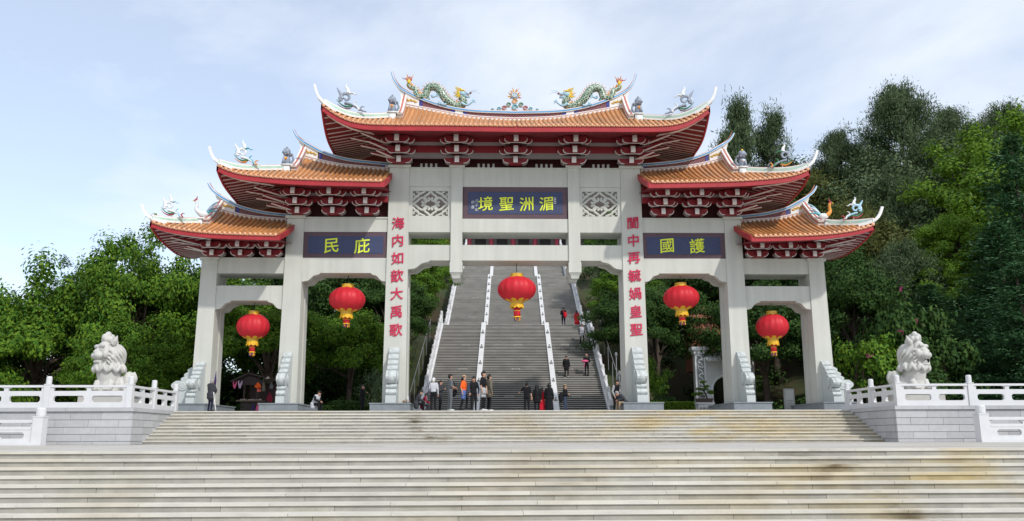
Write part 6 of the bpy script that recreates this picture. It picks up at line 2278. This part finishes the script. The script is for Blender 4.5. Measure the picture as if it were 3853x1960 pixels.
pp('woman in an orange T-shirt and tan cap with a blue jacket tied at the waist', -2.66, 0.65, 0, 1.66, 70, 'orange', 'black', sleeves='short', hat=('tan', 'cap'), wrap='blue', longhair=1, female=True, pose=STEPP)
pp('woman in an open denim jacket over black clothes facing the camera', -2.18, 0.55, 0, 1.60, 8, 'denim', 'black', vest='black', longhair=1, female=True, pose={'Le': (0.26, 0.02, 1.12), 'Lh': (0.24, -0.08, 0.86), 'Re': (-0.26, 0.02, 1.12), 'Rh': (-0.22, -0.10, 0.90)})
pp('tall man in a black T-shirt with a pale grey sweater tied round the waist', -1.72, 0.60, 0, 1.86, 72, 'black', 'black', sleeves='short', wrap='palegrey', pose={'Le': (0.24, -0.04, 1.12), 'Lh': (0.20, -0.10, 0.86)}, shoes=SHOEW)
pp('person in an olive jacket standing behind the tall man in the black T-shirt', -1.44, 1.20, 0, 1.74, 115, 'olive', 'black', coat=0.02, shoes=SHOEW)
pp('person in a black top stretching an arm out to the left', 0.58, 5.6, 0, 1.66, 165, 'black', 'black', sleeves='short', pose={'Le': (0.36, -0.22, 1.26), 'Lh': (0.50, -0.46, 1.20), 'Re': (-0.25, 0.02, 1.12), 'Rh': (-0.30, 0.05, 0.88)})
pp('woman with long black hair in black seen from behind', 1.15, 5.9, 0, 1.52, 178, 'black', 'black', longhair=2, female=True, coat=0.02)
pp('child in a long red dress between the two women in black', 1.43, 6.1, 0, 1.40, 170, 'red', 'black', longhair=1, female=True, dress=0.32)
pp('woman in a black coat and round black hat beside the ramp', 1.80, 5.8, 0, 1.58, 160, 'black', 'black', hat=('charcoal', 'brim'), coat=0.03, dress=0.3, female=True)
pp('man in a cap and black shirt with a jacket over his arm', 2.66, 5.6, 0, 1.52, 60, 'black', 'denim', hat=('khaki', 'cap'), pose=ARM_FOLD)
pp('man in a black vest over pale sleeves leaning by the right inscribed pillar', 5.28, 4.9, 0, 1.74, 40, 'palegrey', 'black', vest='black', pose={'lean': 0.22, 'Le': (0.25, -0.10, 1.14), 'Lh': (0.12, -0.30, 0.98), 'Re': (-0.26, -0.04, 1.10), 'Rh': (-0.22, -0.14, 0.86)})
pp('grey jacketed man sitting bent forward by the right inscribed pillar', 5.62, 4.0, 0.0, 1.66, -70, 'charcoal', 'khaki', 'grey', pose=dict(SIT, lean=0.75), coat=0.03)
def st_at(u, y):  # standing height on the hill stairs
    return stair_prof(y + 0.22) if y > YS else 0.0
def on_step(fi, k):
    y0, z0, n, run, rise = F[fi]
    return y0 + (k + 0.45) * run, z0 + (k + 1) * rise + 0.002
yy_, zz_ = on_step(1, 0); yy_ -= 4.2; zz_ = F[1][1] + 0.0
pp('man with a red bag on his back climbing the upper right steps', 5.02, 33.0, F[1][1] + 0.005, 1.70, 178, 'black', 'navy', pose=ARM_FOLD)
pp('woman in a long red coat on the landing of the right steps', 6.30, 34.0, F[1][1] + 0.005, 1.56, 150, 'red', 'black', dress=0.45, longhair=1, female=True, coat=0.02)
y_, z_ = on_step(0, 40)
pp('woman in a white T-shirt under an open dark coat on the right steps', 6.05, y_, z_, 1.62, 15, 'charcoal', 'black', vest='white', longhair=1, female=True, coat=0.015, pose=STEPP)
y_, z_ = on_step(0, 19)
pp('young man in a black jacket and trousers coming down the right steps', 4.22, y_, z_, 1.60, 5, 'black', 'black', coat=0.02, shoes=SHOEW, pose=STEPP)
y_, z_ = on_step(0, 20)
pp('man in black carrying a bright pink bundle down the right steps', 5.75, y_, z_, 1.66, 10, 'black', 'black', bald=True, hair='grey', pose={'Le': (0.25, -0.06, 1.12), 'Lh': (0.06, -0.24, 1.14), 'Re': (-0.25, -0.06, 1.12), 'Rh': (-0.06, -0.24, 1.10)})
pp('person in dark clothes sitting beside the bonsai planter', 12.55, 8.6, 0.0, 1.6, -60, 'navy', 'navy', 'grey', pose=dict(SIT, lean=0.3), coat=0.02)

# carried things
m = MB(); m.tube(crom([(-14.36, 0.42, 0.02), (-14.44, 0.40, 0.45), (-14.50, 0.36, 0.90)], 3), 0.022, 8); tag(m.build('walking_stick', mat('white_stick', (0.7, 0.7, 0.68), 0.4), smooth=True), 'white walking stick held by the elderly woman at the left step edge', 'stick')
m = MB(); m.tube([(-14.66, 0.95, 1.25), (-14.64, 0.93, 1.50), (-14.62, 0.90, 1.95)], [0.06, 0.055, 0.006], 8); m.tube([(-14.66, 0.95, 0.9), (-14.66, 0.95, 1.25)], [0.03, 0.06], 8); tag(m.build('folded_umbrella', CL['purple'], smooth=True), 'dark purple folded umbrella pointing up behind the elderly woman', 'umbrella')
def bag(name, label, c, r, mt_, strap=None, cat='bag'):
    m = MB()
    m.ball(c, r, 12, 8)
    m.ball((c[0], c[1] - r[1] * 0.4, c[2] - r[2] * 0.4), (r[0] * 0.8, r[1] * 0.8, r[2] * 0.5), 10, 6)
    me = remesh(m, 0.02, 1)
    me.materials.append(mt_)
    o = put(name, me)
    if strap:
        s_ = MB(); s_.tube(crom(strap, 5), 0.018, 6); s_.build('strap', mt_, o)
    return tag(o, label, cat)
bag('shoulder_bag', 'black shoulder bag hanging behind the man in grey', (-3.14, 0.92, 0.90), (0.15, 0.10, 0.20), CL['black'], [(-3.2, 0.8, 1.45), (-3.1, 0.95, 1.25), (-3.12, 0.93, 1.05)])
bag('backpack', 'red backpack on the man climbing the upper right steps', (5.16, 32.82, F[1][1] + 1.02), (0.16, 0.12, 0.27), CL['red'], [(5.05, 32.9, F[1][1] + 1.45), (5.0, 32.8, F[1][1] + 1.3), (5.08, 32.78, F[1][1] + 1.15)])
y_, z_ = on_step(0, 20)
bag('pink_bundle', 'bright pink cloth bundle in the arms of the man in black', (5.60, y_ - 0.28, z_ + 1.12), (0.27, 0.10, 0.09), CL['pink'], [(5.62, y_ - 0.25, z_ + 1.1), (5.55, y_ - 0.3, z_ + 0.8), (5.50, y_ - 0.28, z_ + 0.55)], 'bundle')
bag('carried_jacket', 'black jacket hanging over the arm of the man in the cap', (2.42, 5.42, 0.86), (0.13, 0.10, 0.27), CL['black'], None, 'jacket')
bag('shoulder_bag', 'dark bag at the side of the white haired man', (-4.36, 0.85, 0.80), (0.11, 0.08, 0.16), CL['charcoal'], [(-4.3, 0.9, 1.4), (-4.36, 0.82, 1.2), (-4.37, 0.84, 0.95)])

# ================================================================== souvenir stall in the left bay
WOODD = mat('dark_stall_wood', (0.055, 0.035, 0.035), 0.7, var=0.2, scale=6)
st = empty('souvenir_stall', (-15.2, 11.2, 0))
tag(st, 'dark wooden souvenir stall with a gabled roof in the outermost left bay', 'stall')
for (x, y) in ((-16.0, 10.7), (-15.22, 10.7), (-14.1, 10.7), (-16.0, 12.2), (-14.1, 12.2)):
    m = MB(); m.box(x - 0.05, x + 0.05, y - 0.05, y + 0.05, 0, 2.05); m.build('post', WOODD, st)
for s_, (xa, za), (xb_, zb_) in ((0, (-16.75, 2.02), (-15.72, 2.50)), (1, (-15.72, 2.50), (-13.85, 2.02))):
    m = MB()
    m.add([(xa, 10.3, za), (xb_, 10.3, zb_), (xb_, 12.5, zb_), (xa, 12.5, za), (xa, 10.3, za + .07), (xb_, 10.3, zb_ + .07), (xb_, 12.5, zb_ + .07), (xa, 12.5, za + .07)],
          [(0, 3, 2, 1), (4, 5, 6, 7), (0, 1, 5, 4), (1, 2, 6, 5), (2, 3, 7, 6), (3, 0, 4, 7)])
    m.build('roof_board', WOODD, st)
m = MB(); m.prism([(-16.4, 2.06), (-15.72, 2.42), (-14.9, 2.1), (-14.9, 1.86), (-16.2, 1.86)], 'y', 10.62, 10.68); m.build('gable_board', WOODD, st)
m = MB(); m.box(-16.32, -14.9, 10.2, 11.3, 0.88, 0.96); m.build('counter', mat('stall_counter', (0.16, 0.12, 0.09), 0.7), st)
m = MB(); m.box(-16.1, -14.95, 10.4, 11.2, 0.0, 0.88); m.build('counter_front', mat('stall_front', (0.05, 0.04, 0.035), 0.8), st)
m = MB(); m.box(-16.05, -14.05, 12.2, 12.26, 0.0, 2.05); m.build('back_board', WOODD, st)
def hang(label, cat, x, z, w, h, c, shape='bag', y=10.30, name=None):
    m = MB()
    if shape == 'vest':
        m.prism([(x - w * .45, z), (x - w * .25, z + .06), (x - w * .2, z - .12), (x + w * .05, z - .16), (x + w * .2, z - .05), (x + w * .32, z + .05), (x + w * .5, z - .05), (x + w * .35, z - h * .5), (x + w * .1, z - h), (x - w * .15, z - h * .95), (x - w * .38, z - h * .55)], 'y', y, y + 0.05)
    elif shape == 'flag':
        m.prism([(x, z), (x + w * .5, z - h * .6), (x + w * .3, z - h), (x - w * .2, z - h * .85), (x - w * .5, z - h * .65)], 'y', y, y + 0.04)
    elif shape == 'hat':
        m.lathe([(w * .5, 0), (w * .52, .015), (w * .27, .03), (w * .24, h), (0, h + .01)], 14, (x, y, z))
    else:
        m.prism([(x - w * .1, z), (x + w * .1, z), (x + w * .5, z - h * .6), (x + w * .42, z - h), (x - w * .42, z - h), (x - w * .5, z - h * .6)], 'y', y, y + 0.07)
        m.tube([(x, y + .02, z - .02), (x, y + .02, z + .12)], 0.012, 6)
    tag(m.build(name or 'hanging_' + cat.replace(' ', '_'), c), label, cat, 'goods on the souvenir stall')
hang('bright pink sleeveless top hanging at the stall corner', 'garment', -16.48, 2.02, 0.26, 0.40, CL['pink'], 'vest')
hang('pale lilac sleeveless top hanging at the stall post', 'garment', -16.17, 2.07, 0.28, 0.44, mat('cloth_lilac', (0.45, 0.32, 0.45), 0.8), 'vest')
hang('orange cloth draped at the stall front', 'cloth', -15.12, 2.02, 0.40, 0.42, CL['orange'], 'flag')
hang('small red bag under the orange cloth on the stall', 'bag', -15.05, 1.70, 0.24, 0.26, mat('cloth_coral', (0.65, 0.12, 0.10), 0.8))
hang('long grey tote hanging on the right side of the stall', 'tote', -14.78, 2.02, 0.20, 0.55, CL['olive'])
hang('straw hat lying on the stall roof edge', 'hat', -14.56, 2.20, 0.32, 0.12, mat('straw_hat', (0.50, 0.42, 0.36), 0.8), 'hat', 10.34)
hang('grey cloth bag hanging near the right stall post', 'bag', -14.33, 1.98, 0.20, 0.36, CL['grey'])
hang('dark red banner hanging low on the right of the stall', 'banner', -14.40, 1.42, 0.36, 0.62, CL['wine'], 'flag')
hang('purple bag hanging below the stall counter', 'bag', -15.28, 0.72, 0.20, 0.42, CL['purple'], y=10.12)
hang('magenta toy bag hanging below the stall counter', 'bag', -15.02, 0.70, 0.20, 0.45, CL['pink'], y=10.12)
rg_ = random.Random(3)
m = MB()
for i in range(16):
    m.ball((-16.1 + i * 0.075, 10.5 + rg_.uniform(-.15, .2), 0.99), (0.05, 0.05, rg_.uniform(.03, .06)), 7, 5)
tag(m.build('shell_trinkets', mat('shell', (0.42, 0.36, 0.30), 0.6), smooth=True), 'heap of pale shell trinkets on the stall counter', 'trinkets', kind='stuff')

# ================================================================== white archway, bonsai, notice board, lamps on the right
ag = empty('garden_archway', (16.6, 26, 0))
tag(ag, 'little white archway with carved posts and a tiled top behind the right bays', 'archway')
AGZ = hill_z(16.6, 26) * 0.0
CARVE = mat('carved_grey_panel', (0.24, 0.26, 0.26), 0.7, var=0.45, scale=5)
for x in (15.08, 18.9):
    m = MB(); m.box(x - 0.42, x + 0.42, 25.7, 26.4, 0.0, 5.15); p_ = m.build('post', WHITEC, ag)
    m = MB(); m.box(x - 0.50, x + 0.50, 25.6, 26.5, 5.15, 5.42); m.box(x - 0.66, x + 0.66, 25.5, 26.6, 5.42, 5.68); m.build('post_cap', WHITEC, p_)
    m = MB(); m.box(x - 0.27, x + 0.27, 25.66, 25.72, 0.9, 5.0); m.build('carved_panel', CARVE, p_)
    m = MB()
    rr_ = random.Random(int(x))
    for i in range(7):
        zz_ = 1.2 + i * 0.55
        m.tube(crom([(x - 0.2, 25.65, zz_), (x - 0.05 + rr_.uniform(-.1, .1), 25.64, zz_ + 0.2), (x + 0.18, 25.65, zz_ + 0.1), (x + 0.05, 25.64, zz_ + 0.42), (x - 0.18, 25.65, zz_ + 0.5)], 4), 0.045, 6)
    m.build('relief', WHITEC, p_, smooth=True)
m = MB()
arc = [(15.5, 0.0), (15.92, 0.0), (15.92, 2.3)] + [(17.0 - 1.08 * math.cos(a), 2.3 + 1.15 * math.sin(a)) for a in np.linspace(0, math.pi, 17)[1:-1]] + [(18.08, 2.3), (18.08, 0.0), (18.5, 0.0), (18.5, 4.6), (15.5, 4.6)]
m.prism(arc, 'y', 25.85, 26.25); m.build('wall', mat('white_wall_plaster', (0.62, 0.63, 0.63), 0.7, var=0.08, scale=1.5), ag)
m = MB()
pts = [(15.94, 25.8, 0.0), (15.94, 25.8, 2.3)] + [(17.0 - 1.06 * math.cos(a), 25.8, 2.3 + 1.13 * math.sin(a)) for a in np.linspace(0, math.pi, 17)[1:-1]] + [(18.06, 25.8, 2.3), (18.06, 25.8, 0.0)]
m.tube(pts, 0.10, 8); m.build('arch_moulding', WHITEC, ag, smooth=True)
m = MB()
m.add([(15.5, 25.35, 4.62), (18.5, 25.35, 4.62), (18.5, 26.1, 5.15), (15.5, 26.1, 5.15), (15.5, 25.35, 4.55), (18.5, 25.35, 4.55), (18.5, 26.1, 5.0), (15.5, 26.1, 5.0)], [(0, 1, 2, 3), (4, 7, 6, 5), (0, 4, 5, 1), (2, 6, 7, 3), (0, 3, 7, 4), (1, 5, 6, 2)])
rt_ = m.build('tiled_top', WHITEC, ag)
for i in range(15):
    x = 15.6 + i * 0.2
    m = MB(); m.tube([(x, 25.33, 4.64), (x, 26.1, 5.17)], 0.05, 7); m.build('tile_row', WHITEC, rt_, smooth=True)
m = MB(); m.box(15.4, 18.6, 26.0, 26.2, 5.1, 5.25); m.build('ridge', WHITEC, rt_)
# brick red wall of a building half hidden by trees
rb_ = empty('brick_house', (17.5, 36, 4))
tag(rb_, 'brick red house wall half hidden by trees above the little archway', 'building')
m = MB(); m.box(15.6, 21.0, 30.6, 33.0, 4.2, 8.6); m.build('wall', mat('brick_red_plaster', (0.42, 0.17, 0.11), 0.8, var=0.1, scale=1.0), rb_)
m = MB(); m.frustum((15.3, 21.4, 30.2, 33.4, 8.6), (15.9, 20.8, 31.5, 32.1, 9.8)); m.build('roof', mat('brick_red_roof', (0.36, 0.14, 0.09), 0.8), rb_)
m = MB(); m.box(17.6, 18.6, 30.55, 30.62, 5.6, 7.2); m.build('window', mat('dark_glass', (0.03, 0.035, 0.04), 0.2), rb_)
# bonsai in a planter on a carved stone stand
bs = empty('bonsai', (11.55, 11, 0))
tag(bs, 'bonsai pine with flat lime green pads in a brown tray', 'bonsai')
m = MB(); m.frustum((11.15, 11.98, 10.75, 11.25, 0.78), (11.08, 12.05, 10.7, 11.3, 1.02)); m.build('tray', mat('brown_tray', (0.075, 0.055, 0.045), 0.5), bs)
m = MB()
m.tube(crom([(11.75, 11, 1.0), (11.68, 11, 1.25), (11.56, 11, 1.50), (11.62, 11, 1.75), (11.52, 11, 2.0)], 4), [0.06 - 0.0025 * i for i in range(17)], 8)
for e in ((11.95, 11, 1.42), (11.25, 11, 1.56), (11.30, 11, 1.30), (10.95, 11, 1.26), (11.75, 11, 1.72)):
    m.tube(crom([(11.62, 11, e[2] - 0.12), ((11.62 + e[0]) / 2, 11, e[2] - 0.06), e], 3), [0.035, .032, .03, .025, .02, .018, .015], 6)
for xx in (11.25, 11.35, 11.45):
    m.tube(crom([(xx + .05, 11, 1.0), (xx, 11, 1.15), (xx - .05, 11, 1.28)], 3), 0.02, 6)
m.build('trunk', BARK, bs, smooth=True)
rgb = np.random.default_rng(5)
for (cx, cz, rx_) in ((11.95, 1.45, 0.24), (11.25, 1.60, 0.24), (11.30, 1.33, 0.28), (10.98, 1.28, 0.20), (11.72, 1.76, 0.22), (11.52, 2.02, 0.24), (11.62, 1.58, 0.26), (12.0, 1.36, 0.18)):
    n = 260
    C = rgb.normal(size=(n, 3)); C /= np.linalg.norm(C, axis=1, keepdims=True)
    C = C * (rgb.random(n) ** 0.4)[:, None] * np.array([rx_, rx_, 0.085]) + np.array([cx, 11, cz])
    V, Q = leaf_quads(C, rgb.normal(size=(n, 3)) * 0.5 + np.array([0, -0.3, 0.8]), 0.085, 0.035, rgb)
    put('foliage_pad', arr_mesh('foliage_pad', V, Q, [LEAF['lime']]), bs)
m = MB(); m.box(11.05, 12.08, 10.6, 11.4, 0.0, 0.12); m.box(11.12, 12.0, 10.66, 11.34, 0.12, 0.68); m.box(11.02, 12.1, 10.58, 11.42, 0.68, 0.776)
sb = m.build('stone_stand', MARBLE); tag(sb, 'carved pale stone stand under the bonsai tray', 'stand')
m = MB()
for i in range(4):
    spiral(m, 11.25 + i * 0.2, 0.40, 10.65, 0.085, 0, 1.4, 0.02)
m.build('carving', mat('carving_grey', (0.25, 0.24, 0.23), 0.8), sb)
nb_ = empty('notice_board', (15.9, 8.2, 0))
tag(nb_, 'small grey framed notice board beside the outermost right pillar', 'notice board')
m = MB(); m.box(15.45, 16.05, 8.1, 8.2, 0.1, 1.45); m.build('frame', mat('board_grey', (0.30, 0.31, 0.30), 0.6), nb_)
m = MB(); m.box(15.52, 15.98, 8.085, 8.10, 0.80, 1.36); m.build('panel', mat('board_panel', (0.42, 0.43, 0.42), 0.6), nb_)
m = MB()
for i in range(4):
    for j in range(3):
        m.box(15.54 + j * .15, 15.66 + j * .15, 8.085, 8.10, 0.2 + i * .14, 0.31 + i * .14)
m.build('notice', mat('notice_paper', (0.42, 0.42, 0.40), 0.7), nb_)
# street lamps by the right hand rail
for i, (x, y) in enumerate(((7.6, 18.5), (7.85, 21.5))):
    lp = empty('post_lamp', (x, y, 0))
    tag(lp, 'slim grey post lamp %s the right hand rail of the hill stairs' % ('at the foot of' if i == 0 else 'higher up along'), 'lamp')
    zb = stair_prof(y) - .3
    m = MB(); m.tube([(x, y, zb), (x, y, zb + 2.2)], 0.035, 8); m.build('pole', STEEL, lp)
    m = MB(); m.lathe([(0.04, 0), (0.10, 0.06), (0.10, 0.22), (0.03, 0.30)], 10, (x, y, zb + 2.2)); m.build('lamp_head', STEEL, lp)
# incense / bottle left on the plinth of the left inscribed pillar
m = MB(); m.lathe([(0.05, 0), (0.05, 0.25), (0.03, 0.30), (0.03, 0.36), (0, 0.36)], 10, (-5.62, 3.6, PLH)); tag(m.build('bottle', SHOEW, smooth=True), 'pale bottle standing on the plinth of the left inscribed pillar', 'bottle')
m = MB(); m.ball((-5.72, 3.75, PLH + 0.08), (0.20, 0.14, 0.10), 10, 6); tag(m.build('cloth_bag', CL['khaki'], smooth=True), 'brown cloth bag lying on the plinth of the left inscribed pillar', 'bag')
